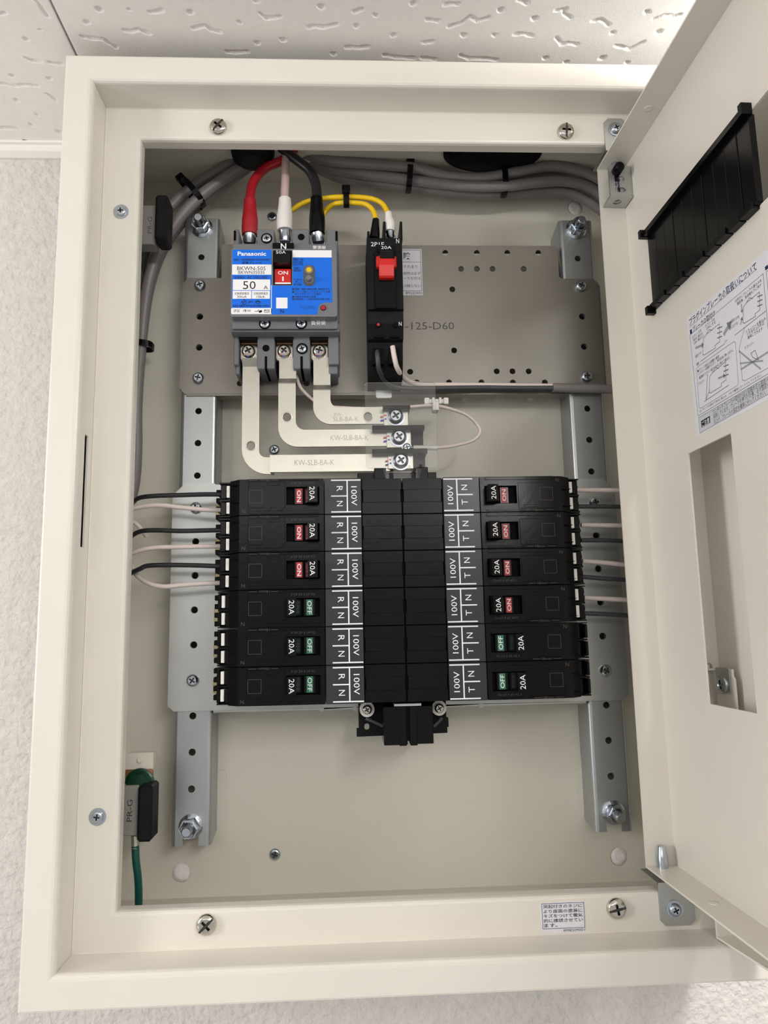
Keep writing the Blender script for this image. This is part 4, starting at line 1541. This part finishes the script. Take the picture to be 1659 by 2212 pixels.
SL = (-78.6, -56.4, -5.8, 6.6)       # slot in the face
def f_body():
    m = MB('black_plastic')
    prof = [(-53.4, -36.0), (-104.0, -36.0), (-104.2, -36.7), (-110.2, -37.0), (-117.4, -43.5), (-117.4, -60), (-117.4, NP), (-53.4, NP)]
    # side walls and ends
    for z in (-12.2, 12.2):
        pts = [(x, z, n) for x, n in prof]
        m.add(pts, [tuple(range(len(pts)))] if z > 0 else [tuple(range(len(pts)))[::-1]])
    k = len(prof)
    vs = [(x, z, n) for z in (-12.2, 12.2) for x, n in prof]
    m.add(vs, [(i, i + 1, k + i + 1, k + i) for i in range(1, k - 1)] + [(k - 1, 0, k, 2 * k - 1)])
    m.face(rect(-104, -53.4, -12.2, 12.2), -36.0, [rect(*SL)])
    # slot walls
    a, b, c, d = SL
    m.add([(a, c, -36), (b, c, -36), (b, d, -36), (a, d, -36), (a, c, -41), (b, c, -41), (b, d, -41), (a, d, -41)], [(0, 1, 5, 4), (1, 2, 6, 5), (2, 3, 7, 6), (3, 0, 4, 7), (4, 5, 6, 7)], 'deep_black')
    # face relief: rating field, rim strip, thumb notches
    m.cbox(-104.0, -79.5, -7.6, 10.2, -36.4, -35.55, 0.2)
    m.cbox(-103.6, -57, -11.8, -9.8, -36.4, -35.5, 0.2)
    m.cbox(-103.6, -57, 10.9, 11.9, -36.4, -35.5, 0.2)
    for x in (-91.5, -83.0):
        m.plate([(x + 2.4 * math.cos(t), -7.5 + 2.2 * math.sin(t)) for t in np.linspace(math.pi, 2 * math.pi, 10)], -36.2, -35.3)
    m.cbox(-91.5, -83, 7.6, 9.4, -36, -35.2, 0.2)
    m.frame_lines(-103.4, -94.8, -4.2, 4.6, 0.28, -35.5, 'faint_print')
    m.text('Cu ø1.6 ø2 ø2.6', -67.5, 8.9, 16, 1.7, -35.95, 'faint_print', 180)
    m.text('18mm', -93.0, 11.3, 7.0, 1.7, -35.45, 'faint_print', 180)
    m.line((-103.2, 11.3), (-98, 11.3), 0.35, -35.45, 'faint_print')
    m.line((-88.5, 11.3), (-84, 11.3), 0.35, -35.45, 'faint_print')
    m.text('N', -107.2, -9.6, 2.2, 2.4, -36.75, 'faint_print', 180)
    # joints of the sloping end
    m.box(-116.5, -110.6, 8.3, 8.6, -44, -37.0, 'deep_black')
    m.box(-116.5, -110.6, -3.4, -3.1, -44, -37.0, 'deep_black')
    return L(m)
def f_handle(on):
    m = MB('black_plastic')
    a, b = SL[2] + 0.5, SL[3] - 0.5
    if on:
        pf = [(-67.6, -40.5), (-64.0, -27.2), (-57.6, -26.2), (-56.9, -40.5)]
        tc = -60.6
    else:
        pf = [(-78.2, -40.5), (-77.4, -26.2), (-71.6, -27.2), (-67.0, -40.5)]
        tc = -74.6
    k = len(pf)
    vs = [(x, z, n) for z in (a, b) for x, n in pf]
    m.add(vs, [(0, 1, k + 1, k), (2, 3, k + 3, k + 2)], 'black_gloss')
    m.add(vs, [(1, 2, k + 2, k + 1), (0, 3, 2, 1), (k, k + 1, k + 2, k + 3)])
    x1, n1 = pf[1]
    x2, n2 = pf[2]
    xc, nc = (x1 + x2) / 2, (n1 + n2) / 2
    tu = np.array([x2 - x1, -(n2 - n1)])
    tu = tu / np.linalg.norm(tu)
    U = np.array([tu[0], tu[1], 0])
    V = np.array([0, 0, 1.])
    f = (np.array([xc, -nc, (a + b) / 2]), U, V, np.cross(U, V))
    t = MB('white_print', f)
    t.text('20A', 0, 0, 9.2, 3.5, 0.08, 'white_print', -90)
    m.raw(t.v, t.f, 'white_print')
    return L(m)
def f_flag(on):
    x0, x1 = (-72.6, -67.9) if on else (-66.6, -60.2)
    mk = 'red_flag' if on else 'green_flag'
    m = MB('black_gloss')
    m.cbox(x0 - 0.9, x1 + 0.6, -5.2, 6.2, -41, -38.2, 0.3)
    if on:
        m.quad(x0 + 0.5, x1 - 0.4, -4.5, 5.5, -38.1, mk)
        m.text('ON', (x0 + x1) / 2, 0.5, 8.2, 2.7, -38.0, 'white_print', -90, 0.015)
    else:
        m.quad(x0 + 1.0, x1 - 1.2, -4.7, 5.7, -38.1, mk)
        m.text('OFF', (x0 + x1) / 2 - 0.1, 0.5, 8.8, 2.9, -38.0, 'white_print', -90, 0.01)
    return L(m)
def f_end():
    m = MB('black_plastic')
    m.cbox(-125.5, -117.2, -12.0, 12.0, NP, -56, 0.4)
    for k in range(4):
        z = -10.8 + 6.0 * k
        m.cbox(-131.0, -125.0, z, z + 3.6, NP, -66, 0.4, 'black_matte')
    m.box(-125.2, -117.3, -0.9, 0.3, -60, -47)
    m.box(-125.2, -117.3, 11.0, 12.0, -60, -46)
    m.box(-125.2, -117.3, -12.0, -11.2, -60, -46)
    return L(m)
def f_lever(hi, wired):
    z0, z1 = (0.8, 10.6) if hi else (-10.8, -1.4)
    m = MB('black_plastic')
    a, b = (-124.4, -120.6) if wired else (-125.4, -123.4)
    m.cbox(a, b, z0, z1, -60, -46.5, 0.4)
    if not wired:
        m.cbox(-119.4, -117.4, z0, z1, -60, -45, 0.3)
    return L(m)
def f_tab(hi, wired):
    z0, z1 = (1.4, 9.6) if hi else (-9.8, -2.0)
    m = MB('white_plastic')
    a, b = (-120.2, -117.9) if wired else (-122.6, -120.4)
    m.cbox(a, b, z0, z1, -56.5, -45.2, 0.2)
    return L(m)
def f_spring():
    m = MB('brass_tab')
    m.cbox(-134.5, -130.6, -7.5, 2.5, NP, -84, 0.4)
    return L(m)

ORD = ('topmost', 'second', 'third', 'fourth', 'fifth', 'bottom')
COLN = {-1: 'left', 1: 'right'}
for sgn in (-1, 1):
    for r, zc in enumerate(ROWZ):
        on = r < 3 if sgn < 0 else r < 4
        state = 'red ON' if on else 'green OFF'
        t = thing('branch_breaker', 'black plug-in branch breaker showing %s, %s in the %s column' % (state, ORD[r], COLN[sgn]), 'circuit breaker',
                  (-sgn * BX, Y_PLATE, zc), 'black branch breakers in two columns')
        if sgn > 0:
            t.rotation_euler = (0, math.pi, 0)
        def bp(name, key, fn, label=None):
            o = bpy.data.objects.new(name, shared(key, fn))
            link(o, t)
            if label:
                o['label'] = label
        bp('body', 'body', f_body)
        bp('toggle_handle', ('toggle_handle', on), lambda: f_handle(on))
        bp('state_flag', ('state_flag', on), lambda: f_flag(on), state + ' flag')
        bp('terminal_end', 'terminal_end', f_end)
        for hi in (0, 1):
            bp('release_lever', ('release_lever', hi, on), lambda: f_lever(hi, on))
            if not (sgn > 0 and not on):
                bp('contact_tab', ('contact_tab', hi, on), lambda: f_tab(hi, on), 'white tab beside the release lever')
        bp('fixing_spring', 'fixing_spring', f_spring)

# ------------------------------------------------------------------ copper-tin bus bars from the main breaker
def arc(c, r, a0, a1, k=10):
    return [(c[0] + r * math.cos(math.radians(a0 + (a1 - a0) * i / k)), c[1] + r * math.sin(math.radians(a0 + (a1 - a0) * i / k))) for i in range(k + 1)]

def bar(name_label, xv, ztop_, zh, xend, hole, stamp, joggle, ro, ri, split=None, zl=None):
    """L-shaped flat bar: vertical leg centred xv from ztop_, horizontal leg centred zh to xend"""
    hw, t = 6.2, 2.0
    nb = -58.5
    o = thing('bus_bar', name_label, 'bus bar', (xv, 60, zh - hw), 'bright L-shaped bus bars')
    x0, x1 = xv - hw, xv + hw
    zf = zh
    if zl is not None:
        zh = zl
    z0, z1 = zh - hw, zh + hw
    zj = joggle
    nv = nb
    cut = split if split else xend
    outer = [(x0, zj)] + [(x0, z0 + ro)] + arc((x0 + ro, z0 + ro), ro, 180, 270)[1:] + [(cut, z0), (cut, z1)] + arc((x1 + ri, z1 + ri), ri, 270, 180)[0:] + [(x1, zj)]
    if split:
        nv = nb - 9.0
    hs = [circ(hole[0], hole[1], 3.1, 20)]
    m = MB('tin_bar')
    inl = [h for h in hs]
    m.plate(outer, nv - t, nv, inl)
    # chamfer ring of the hole
    m.lathe([(3.9, nv + 0.02), (3.3, nv + 0.35), (3.0, nv - 0.2)], hole[0], hole[1], 20, 'tin_bar', True, cap=False)
    leg = part('bar_leg', m, o)
    # upper tongue to the breaker terminal
    m = MB('tin_bar')
    nt = min(-64.5, nv + 2)
    zm = zj + 5
    vs, fs = [], []
    for z, n in ((zj, nv), (zj + 0.6, nv + 0.5), (zm, nv + 0.5 if zm < zj + 2 else nt + 3), (zm + 0.5, nt), (ztop_, nt)):
        vs += [(x0, z, n), (x1, z, n), (x1, z, n - t), (x0, z, n - t)]
    for i in range(4):
        for k in range(4):
            j = (k + 1) % 4
            fs.append((4 * i + k, 4 * i + j, 4 * i + 4 + j, 4 * i + 4 + k))
    fs.append((16, 17, 18, 19))
    m.add(vs, fs)
    part('bar_tongue', m, o)
    if split:
        m = MB('tin_bar')
        f0, f1 = zf - hw, zf + hw
        m.plate(rect(cut - 1.2, xend, f0, f1), nb - t, nb)
        m.plate(rect(cut - 1.2, cut + 0.8, min(f0, z0), f1), nv - t, nb - t)
        part('bar_foot', m, o)
    m = MB('emboss_edge')
    for s_, c0, c1, w_, h_ in stamp:
        m.text(s_, c0, c1, w_, h_, nb + 0.04, 'emboss_edge', 0, 0.0)
    part('stamped_mark', m, o)
    return o
yb = 58.5
b1 = P(541, 900, yb)[0]; b2 = P(620, 900, yb)[0]; b3 = P(695, 850, yb)[0]
h1 = P(720, 1000, yb)[2]; h2 = P(730, 946, yb)[2]; h3 = P(760, 898, yb)[2]
def hp(u, v):
    q = P(u, v, yb)
    return (q[0], q[2])
def st(t, u0, v0, u1, v1):
    q = PB(u0, v0, u1, v1, yb)
    return (t, (q[0] + q[1]) / 2, (q[2] + q[3]) / 2, q[1] - q[0], q[3] - q[2])
zton = zsc - 4.5
y1b = 67.5
zl1 = P(570, 1006, y1b)[2]
bar('longest L-shaped bus bar, from the left pole of the main breaker to the lowest pad', P(541.5, 900, y1b)[0], zton, h1, P(842, 1000, yb)[0], (P(542, 963, y1b)[0], P(542, 963, y1b)[2]), [st('KW-SLB-BA-K', 636, 993, 722, 1005)], zton - 6, 19, 5.0, P(587, 1000, yb)[0], zl1)
bar('middle L-shaped bus bar, from the centre pole of the main breaker to the middle pad', b2, zton, h2, P(838, 946, yb)[0], hp(620, 901), [st('KW-SLB-BA-K', 714, 940, 796, 951)], P(620, 829, yb)[2], 14, 6.5)
bar('shortest L-shaped bus bar, from the right pole of the main breaker to the top pad', b3, zton, h3, P(832, 898, yb)[0], hp(795, 900), [st('KW-', 722, 892, 740, 899), st('SLB-BA-K', 720, 900, 775, 910)], P(695, 843, yb)[2], 13, 6.0)

# ------------------------------------------------------------------ clear protective cover over the terminal pads
m = MB('clear_plastic')
q = PB(789, 826, 943, 1011, 46)
m.plate(rrect(q[0], q[1], q[2], q[3], 2.5), -47.2, -46)
cl = thing('clear_cover', 'clear plastic shield over the three bus bar terminal screws', 'cover', (q[0], 48, q[2]))
part('shield', m, cl)
m = MB('clear_plastic')
t = PB(850, 1008, 888, 1043, 43)
m.plate(rrect(t[0], t[1], t[2], q[2] + 1, 0.8), -44, -43)
part('shield_tab', m, cl)
for u in (833, 905):
    m = MB('clear_plastic')
    a = P(u, 1018, 43)
    m.plate([(a[0] - 2, a[2] + 2), (a[0] + 2, a[2] + 2), (a[0] + (2.4 if u < 860 else -0.4), a[2] - 7), (a[0] + (0.4 if u < 860 else -2.4), a[2] - 7)], -44, -42.6)
    part('shield_clip', m, cl)

# ------------------------------------------------------------------ neutral lead and its clip
m = MB('white_wire')
m.tube(PL([(640, 812, 74), (650, 838, 70), (672, 860, 66), (700, 876, 64), (760, 882, 63), (830, 882, 66), (885, 879, 70), (935, 876, 70), (975, 884, 68), (1012, 899, 66), (1037, 928, 64), (1024, 950, 62), (985, 962, 58), (945, 967, 55), (895, 966.5, 55)]), 1.25, 8)
ld = thing('neutral_lead', 'thin white lead looping right of the clear shield to the middle pad', 'wire', P(1037, 968, 60))
part('lead_wire', m, ld)
m = MB('white_plastic')
m.tube(PL([(893, 967, 55), (945, 967.5, 55)]), 1.75, 12, sub=1)
part('lead_sleeve', m, ld)
m = MB('zinc_screw')
m.tube(PL([(884, 966.5, 55.5), (896, 967, 55)]), 0.9, 8, sub=1)
part('lead_lug', m, ld)
cp = thing('cable_clip', 'small white cable clip holding the neutral lead below the steel plate', 'clip', P(942, 884, 74))
m = MB('white_plastic')
q = PB(917, 859, 969, 873, 72)
m.cbox(q[0], q[1], q[2] + 1, q[3] - 0.6, -80, -73, 0.4)
for k in (0.0, 0.8):
    m.cbox(q[0] + (q[1] - q[0]) * k, q[0] + (q[1] - q[0]) * (k + 0.2), q[2], q[3], -80, -71.5, 0.4)
m.cbox(q[0] + (q[1] - q[0]) * 0.32, q[0] + (q[1] - q[0]) * 0.42, q[2], q[3], -76, -71, 0.3)
m.cbox(q[0] + (q[1] - q[0]) * 0.6, q[0] + (q[1] - q[0]) * 0.7, q[2], q[3], -76, -71, 0.3)
part('clip_body', m, cp)
m = MB('white_plastic')
q2 = PB(934, 871, 948, 887, 68)
m.cbox(q2[0], q2[1], q2[2], q2[3] + 1, -76, -66.5, 0.5)
part('clip_jaw', m, cp)

# ------------------------------------------------------------------ main supply cables
def cable(name, mkey, pts, r, label, cat='cable', group=None, boot=None, lug=None, seg=12):
    path = PL(pts)
    end = path[-1]
    o = thing(name, label, cat, (end[0], end[1], min(p[2] for p in path)), group)
    m = MB(mkey)
    m.tube(path, r, seg)
    part('insulation', m, o)
    if boot:
        mk, bp_, rr = boot
        m = MB(mk)
        m.tube(PL(bp_), rr, 16, sub=5)
        part('boot', m, o)
    if lug:
        m = MB('zinc_screw')
        m.tube(PL(lug[0]), lug[1], 14, sub=3)
        a = PL([lug[0][-1]])[0]
        m.cbox(a[0] - lug[1] * 1.15, a[0] + lug[1] * 1.15, a[2] - 4, a[2] + 1.5, -a[1] - 3, -a[1] + 0.6, 0.4)
        part('crimp_lug', m, o)
    return o
GM = 'thick supply cables to the main breaker'
cable('supply_cable', 'red_boot', [(640, 318, 74), (612, 345, 74), (575, 362, 72), (549, 390, 69), (541, 420, 67), (540, 445, 66)], 3.5, 'thick red supply cable with red boot, left pole of the main breaker', group=GM,
      boot=('red_boot', [(540, 432, 66), (540, 450, 66), (540, 475, 65.5), (539.5, 495, 65), (539.5, 508, 65)], [4.6, 4.9, 6.0, 6.1, 5.8]), lug=([(539.5, 505, 65), (539, 516, 66), (539, 523, 67)], 4.9))
cable('supply_cable', 'pink_wire', [(618, 312, 74), (617.5, 345, 72), (616.5, 385, 69), (615, 420, 67), (615, 440, 66)], 3.2, 'pale stranded supply cable with white boot, centre pole of the main breaker', group=GM,
      boot=('white_plastic', [(615.5, 430, 65), (615.5, 446, 65), (615, 468, 64.5), (614.5, 488, 64), (615, 498, 64)], [4.6, 5.0, 6.0, 6.0, 5.6]), lug=([(615, 496, 64), (616, 510, 66), (616, 521, 67)], 4.6))
cable('supply_cable', 'black_wire', [(606, 318, 70), (640, 345, 70), (668, 368, 69), (681, 395, 68), (684.5, 420, 67), (685, 440, 66)], 3.8, 'thick black supply cable with black boot, right pole of the main breaker', group=GM,
      boot=('black_plastic', [(684, 428, 66), (684, 448, 66), (685, 472, 65.5), (685, 492, 65), (685, 505, 65)], [4.6, 5.0, 6.1, 6.1, 5.8]), lug=([(685, 503, 65), (687, 514, 66), (688, 522, 67)], 4.9))

# yellow jumpers to the slim breaker
GY = 'yellow jumper wires to the slim breaker'
cable('jumper_wire', 'yellow', [(612, 475, 74), (628, 456, 74), (660, 437, 72), (705, 428, 69), (748, 425.5, 66), (795, 428, 65), (823, 438, 64), (836, 456, 62), (840, 470, 61)], 1.95, 'outer yellow jumper wire ending in a white boot', 'wire', GY,
      boot=('white_plastic', [(839, 460, 61), (840, 472, 60.5), (842, 482, 60), (842, 492, 60), (842, 500, 60)], [2.6, 2.9, 4.0, 4.1, 3.8]), lug=([(842, 498, 60), (843, 506, 61), (844, 512, 62)], 3.0), seg=10)
cable('jumper_wire', 'yellow', [(690, 482, 74), (702, 458, 74), (720, 442, 70), (748, 438, 66), (788, 441, 64), (806, 456, 62), (812, 478, 60), (812, 486, 60)], 1.95, 'inner yellow jumper wire ending in a black boot', 'wire', GY,
      boot=('black_plastic', [(812, 474, 60), (811, 488, 60), (810, 502, 60), (809, 516, 60)], [2.5, 3.0, 3.6, 3.9]), seg=10)

def tie(u, v, y, along, length, head, label, r2=None):
    """black cable tie: strap loop across a bundle running along the given pixel direction, centred (u, v)"""
    c = np.array(P(u, v, y))
    d = np.array(P(u + along[0], v + along[1], y)) - c
    d /= np.linalg.norm(d)
    e = np.cross(d, np.array([0, 1., 0]))
    e /= np.linalg.norm(e)
    if e[2] < 0:
        e = -e
    o = thing('cable_tie', label, 'cable tie', (c[0], c[1], c[2] - length / 2), 'black cable ties on the bundles')
    rd = r2 or length * 0.42
    m = MB('black_plastic')
    pts = []
    for i in range(25):
        a = 2 * math.pi * i / 24
        ce, se = math.cos(a), math.sin(a)
        pts.append(c + e * (length / 2) * math.copysign(abs(ce) ** 0.7, ce) + np.array([0, -1., 0]) * rd * math.copysign(abs(se) ** 0.7, se))
    m.ribbon(pts, 2.2, 1.3, d, sub=1)
    part('strap', m, o)
    hc = c + e * (length / 2 + 1.0) * (1 if head > 0 else -1) + np.array([0, -rd * 0.35, 0])
    f = (hc, d, e, np.cross(d, e))
    m = MB('black_plastic', f)
    m.cbox(-3.2, 3.2, -2.6, 3.4, -3, 3, 0.6)
    part('tie_head', m, o)
    return o
tie(748, 431, 66, (1, 0), 11.5, 1, 'black cable tie joining the two yellow jumper wires', 3.4)

# ------------------------------------------------------------------ grey cable bundles
GL = 'grey cables bending down the left side'
def grey(pts, r, label, group):
    path = PL(pts)
    m = MB('grey_cable')
    m.tube(path, r, 12)
    return solo('grey_cable', m, label, 'cable', group)
grey([(560, 318, 84), (530, 355, 84), (480, 388, 82), (433, 424, 80), (384, 476, 80), (345, 538, 82), (323, 600, 84), (311, 674, 86), (305, 744, 88), (299, 813, 88), (295, 890, 88), (295, 966, 88), (291, 1035, 90), (281, 1085, 92)], 4.3,
     'grey cable at the front of the left bundle, held by the cable ties', GL)
grey([(540, 318, 88), (505, 348, 88), (456, 377, 88), (414, 404, 88), (374, 441, 88), (345, 478, 88), (322, 522, 90), (306, 565, 92), (298, 606, 94), (292, 680, 96), (285, 760, 98), (276, 860, 100)], 4.1,
     'grey cable at the outer edge of the left bundle', GL)
grey([(575, 318, 96), (548, 352, 96), (495, 392, 94), (440, 436, 94), (395, 478, 96), (352, 540, 100), (325, 615, 102), (312, 690, 103), (304, 760, 103), (290, 850, 104)], 3.9,
     'grey cable deepest in the left bundle, against the back panel', GL)
GR = 'grey cables running right under the oval grommet'
grey([(640, 325, 82), (700, 345, 82), (770, 353, 82), (840, 358, 82), (900, 364, 82), (960, 378, 82), (1040, 384, 82), (1115, 372, 82), (1180, 360, 84), (1230, 364, 86), (1290, 385, 88), (1340, 430, 90)], 4.2,
     'topmost grey cable of the right bundle', GR)
grey([(650, 335, 90), (705, 362, 90), (780, 376, 88), (850, 384, 86), (930, 394, 84), (1010, 402, 82), (1090, 402, 82), (1160, 394, 84), (1220, 392, 88), (1280, 408, 92), (1340, 460, 96)], 4.2,
     'middle grey cable of the right bundle', GR)
grey([(655, 345, 96), (720, 380, 96), (790, 394, 95), (870, 402, 94), (950, 412, 93), (1040, 420, 92), (1110, 418, 94), (1180, 412, 96), (1240, 420, 98), (1295, 452, 100), (1340, 490, 102)], 4.0,
     'lowest grey cable of the right bundle', GR)
grey([(645, 330, 98), (710, 352, 98), (790, 366, 97), (880, 376, 97), (980, 388, 97), (1080, 392, 98), (1170, 378, 99), (1240, 376, 100), (1320, 420, 101)], 3.8,
     'rearmost grey cable of the right bundle, mostly covered', GR)
tie(417, 418, 84, (0.8, -0.62), 24, 1, 'black cable tie around the left bundle near the roof', 11)
tie(303, 747, 90, (0.1, -1), 19, 1, 'black cable tie low on the left bundle, at the flange edge', 8)
tie(884, 384, 88, (1, 0.08), 21, 1, 'black cable tie around the right bundle, above the slim breaker', 10)
tie(1086, 394, 88, (1, -0.04), 22, 1, 'black cable tie hanging below the oval grommet on the right bundle', 10)

# load cable of the slim breaker
lc = thing('load_cable', 'sheathed cable of the slim breaker with a bared black and a white core', 'cable', P(1190, 842, 84))
m = MB('black_wire')
m.tube(PL([(814, 752, 60), (816, 775, 57), (820, 802, 62), (838, 828, 76), (868, 838, 80), (930, 839, 82), (1040, 837.5, 84), (1120, 838.5, 84), (1200, 838, 84)]), 1.9, 10, 'slate_wire')
part('black_core', m, lc)
m = MB('white_wire')
m.tube(PL([(848, 748, 56), (852, 772, 56), (859, 797, 61), (875, 818, 74), (900, 829, 81), (950, 831, 83), (1060, 832, 85.5), (1200, 834, 86)]), 1.9, 10)
part('white_core', m, lc)
m = MB('grey_cable')
m.tube(PL([(1194, 837, 84.5), (1250, 839, 84.5), (1300, 840, 85), (1350, 842, 85)]), 3.5, 12)
part('sheath', m, lc)

# ------------------------------------------------------------------ branch wiring
GW = {'black_wire': 'black branch wires on the left', 'white_wire': 'white branch wires on the left'}
LW = [('black_wire', [(480, 1068, 66), (440, 1068, 66), (390, 1069.5, 66), (340, 1071, 66), (305, 1074.5, 66), (289, 1083, 70), (281, 1096, 82)], 'black wire into the topmost left breaker'),
      ('white_wire', [(480, 1102, 66), (440, 1101, 66), (390, 1096, 66), (345, 1091.5, 66), (310, 1094, 66), (285, 1099, 66), (262, 1106, 70)], 'white wire into the topmost left breaker'),
      ('black_wire', [(480, 1145, 66), (440, 1146, 66), (390, 1147, 66), (340, 1145.5, 66), (308, 1147, 66), (288, 1155, 68), (276, 1168, 76)], 'black wire into the second left breaker'),
      ('white_wire', [(480, 1180, 66), (430, 1180.5, 66), (380, 1181.5, 66), (335, 1183, 66), (305, 1188, 66), (284, 1196, 68), (268, 1206, 74)], 'white wire into the second left breaker'),
      ('black_wire', [(480, 1223.5, 66), (430, 1221.5, 66), (370, 1220.5, 66), (320, 1222, 66), (302, 1229, 66), (285, 1237, 68), (268, 1246, 74)], 'black wire into the third left breaker'),
      ('white_wire', [(480, 1259, 66), (430, 1261, 66), (390, 1264, 66), (352, 1267, 66), (318, 1259, 68), (294, 1241, 74), (283, 1215, 82), (282, 1195, 88)], 'white wire looping up from the third left breaker')]
for mk, pts, lb in LW:
    m = MB(mk)
    m.tube(PL(pts), 1.65, 10)
    solo('branch_wire', m, lb, 'wire', GW[mk])
m = MB('white_wire')
m.tube(PL([(270, 1118, 84), (290, 1128, 84), (305, 1142, 86), (316, 1158, 92)]), 1.7, 10)
solo('branch_wire', m, 'short white wire end behind the second left black wire', 'wire', GW['white_wire'])
rows_r = [((1245, 1059), (1300, 1059), (1360, 1060)), ((1255, 1134), (1310, 1135), (1370, 1136)), ((1258, 1212), (1310, 1216), (1380, 1224)), ((1262, 1291), (1315, 1294), (1390, 1298))]
rows_b = [((1245, 1094), (1300, 1094), (1360, 1095)), ((1255, 1167), (1310, 1167), (1370, 1170)), ((1258, 1246), (1310, 1250), (1380, 1254)), ((1262, 1325), (1315, 1327), (1390, 1332))]
for i, (a, b) in enumerate(zip(rows_r, rows_b)):
    m = MB('white_wire')
    m.tube(PL(a, 66), 1.7, 10)
    solo('branch_wire', m, 'white wire out of the %s right breaker' % ORD[i], 'wire', 'white branch wires on the right')
    m = MB('slate_wire')
    m.tube(PL(b, 68), 1.6, 10)
    solo('branch_wire', m, 'dark wire out of the %s right breaker' % ORD[i], 'wire', 'dark branch wires on the right')

# ------------------------------------------------------------------ earth terminal clamps on the left wall
def clamp(up):
    if up:
        o = thing('earth_clamp', 'grey lettered clamp with a black block, beside the left cable bundle', 'terminal', P(318, 526, 62), 'earth clamps on the left side')
        g, k, y = (309, 443, 336, 527), (334, 419, 361, 516), 52
    else:
        o = thing('earth_clamp', 'grey lettered clamp with a black block above the green wire, lower left corner', 'terminal', P(290, 1820, 62), 'earth clamps on the left side')
        g, k, y = (262, 1697, 298, 1806), (296, 1697, 328, 1820), 52
    m = MB('dark_grey_plastic')
    q = PB(*g, y)
    m.cbox(q[0] - 10, q[1], q[2], q[3], -64, -y, 0.5, 'clamp_grey')
    xm_ = (P((g[0] + g[2]) / 2 + (1 if up else 0), (g[1] + g[3]) / 2, y)[0])
    m.text('PR-G', xm_, (q[2] + q[3]) / 2 - (0.5 if up else 0), 13.0 if up else 13.5, 3.2 if up else 3.4, -y + 0.05, 'black_print' if not up else 'dark_grey_plastic', 90)
    part('marked_plate', m, o)
    m = MB('black_matte')
    q = PB(*k, y - 6)
    m.cbox(q[0], q[1], q[2], q[3], -64, -y + 6, 1.6)
    part('clamp_block', m, o)
    if not up:
        m = MB('cream_shaded')
        q = PB(274, 1626, 331, 1664, 62)
        m.plate([(q[0] - 2, q[2]), (q[1], q[2]), (q[1], q[3]), (q[0] + 1, q[3]), (q[0] - 2, q[3] - 8)], -68, -62)
        m.lathe([(2.0, -62), (1.9, -61.2), (1.2, -61.5)], (q[0] + q[1]) / 2, (q[2] + q[3]) / 2 + 1, 14)
        part('bracket', m, o, 'cream mounting bracket')
        m = MB('copper')
        q = PB(270, 1662, 329, 1702, 61)
        m.cbox(q[0], q[1], q[2], q[3], -64, -61, 0.3)
        part('copper_bar', m, o)
        m = MB('green_nut')
        c = P(299, 1694, 57)
        m.lathe([(9.6, -61), (9.6, -58.6), (8.6, -58)], c[0], c[2], 26, 'green_nut', False)
        m.plate(hex_pts(c[0], c[2], 13, 0.1), -58.2, -53.5)
        part('terminal_nut', m, o, 'dark green terminal nut')
        m = MB('tin_bar')
        m.tube(PL([(291, 1805, 57), (292, 1832, 57)]), 2.4, 12, sub=1)
        part('crimp', m, o)
    return o
clamp(True)
clamp(False)
m = MB('green_wire')
m.tube(PL([(292, 1826, 57), (294, 1860, 58), (298, 1895, 60), (299.5, 1930, 62), (299, 1990, 66), (297, 2040, 72)]), 2.5, 12)
solo('earth_wire', m, 'green earth wire below the lower left clamp', 'wire')
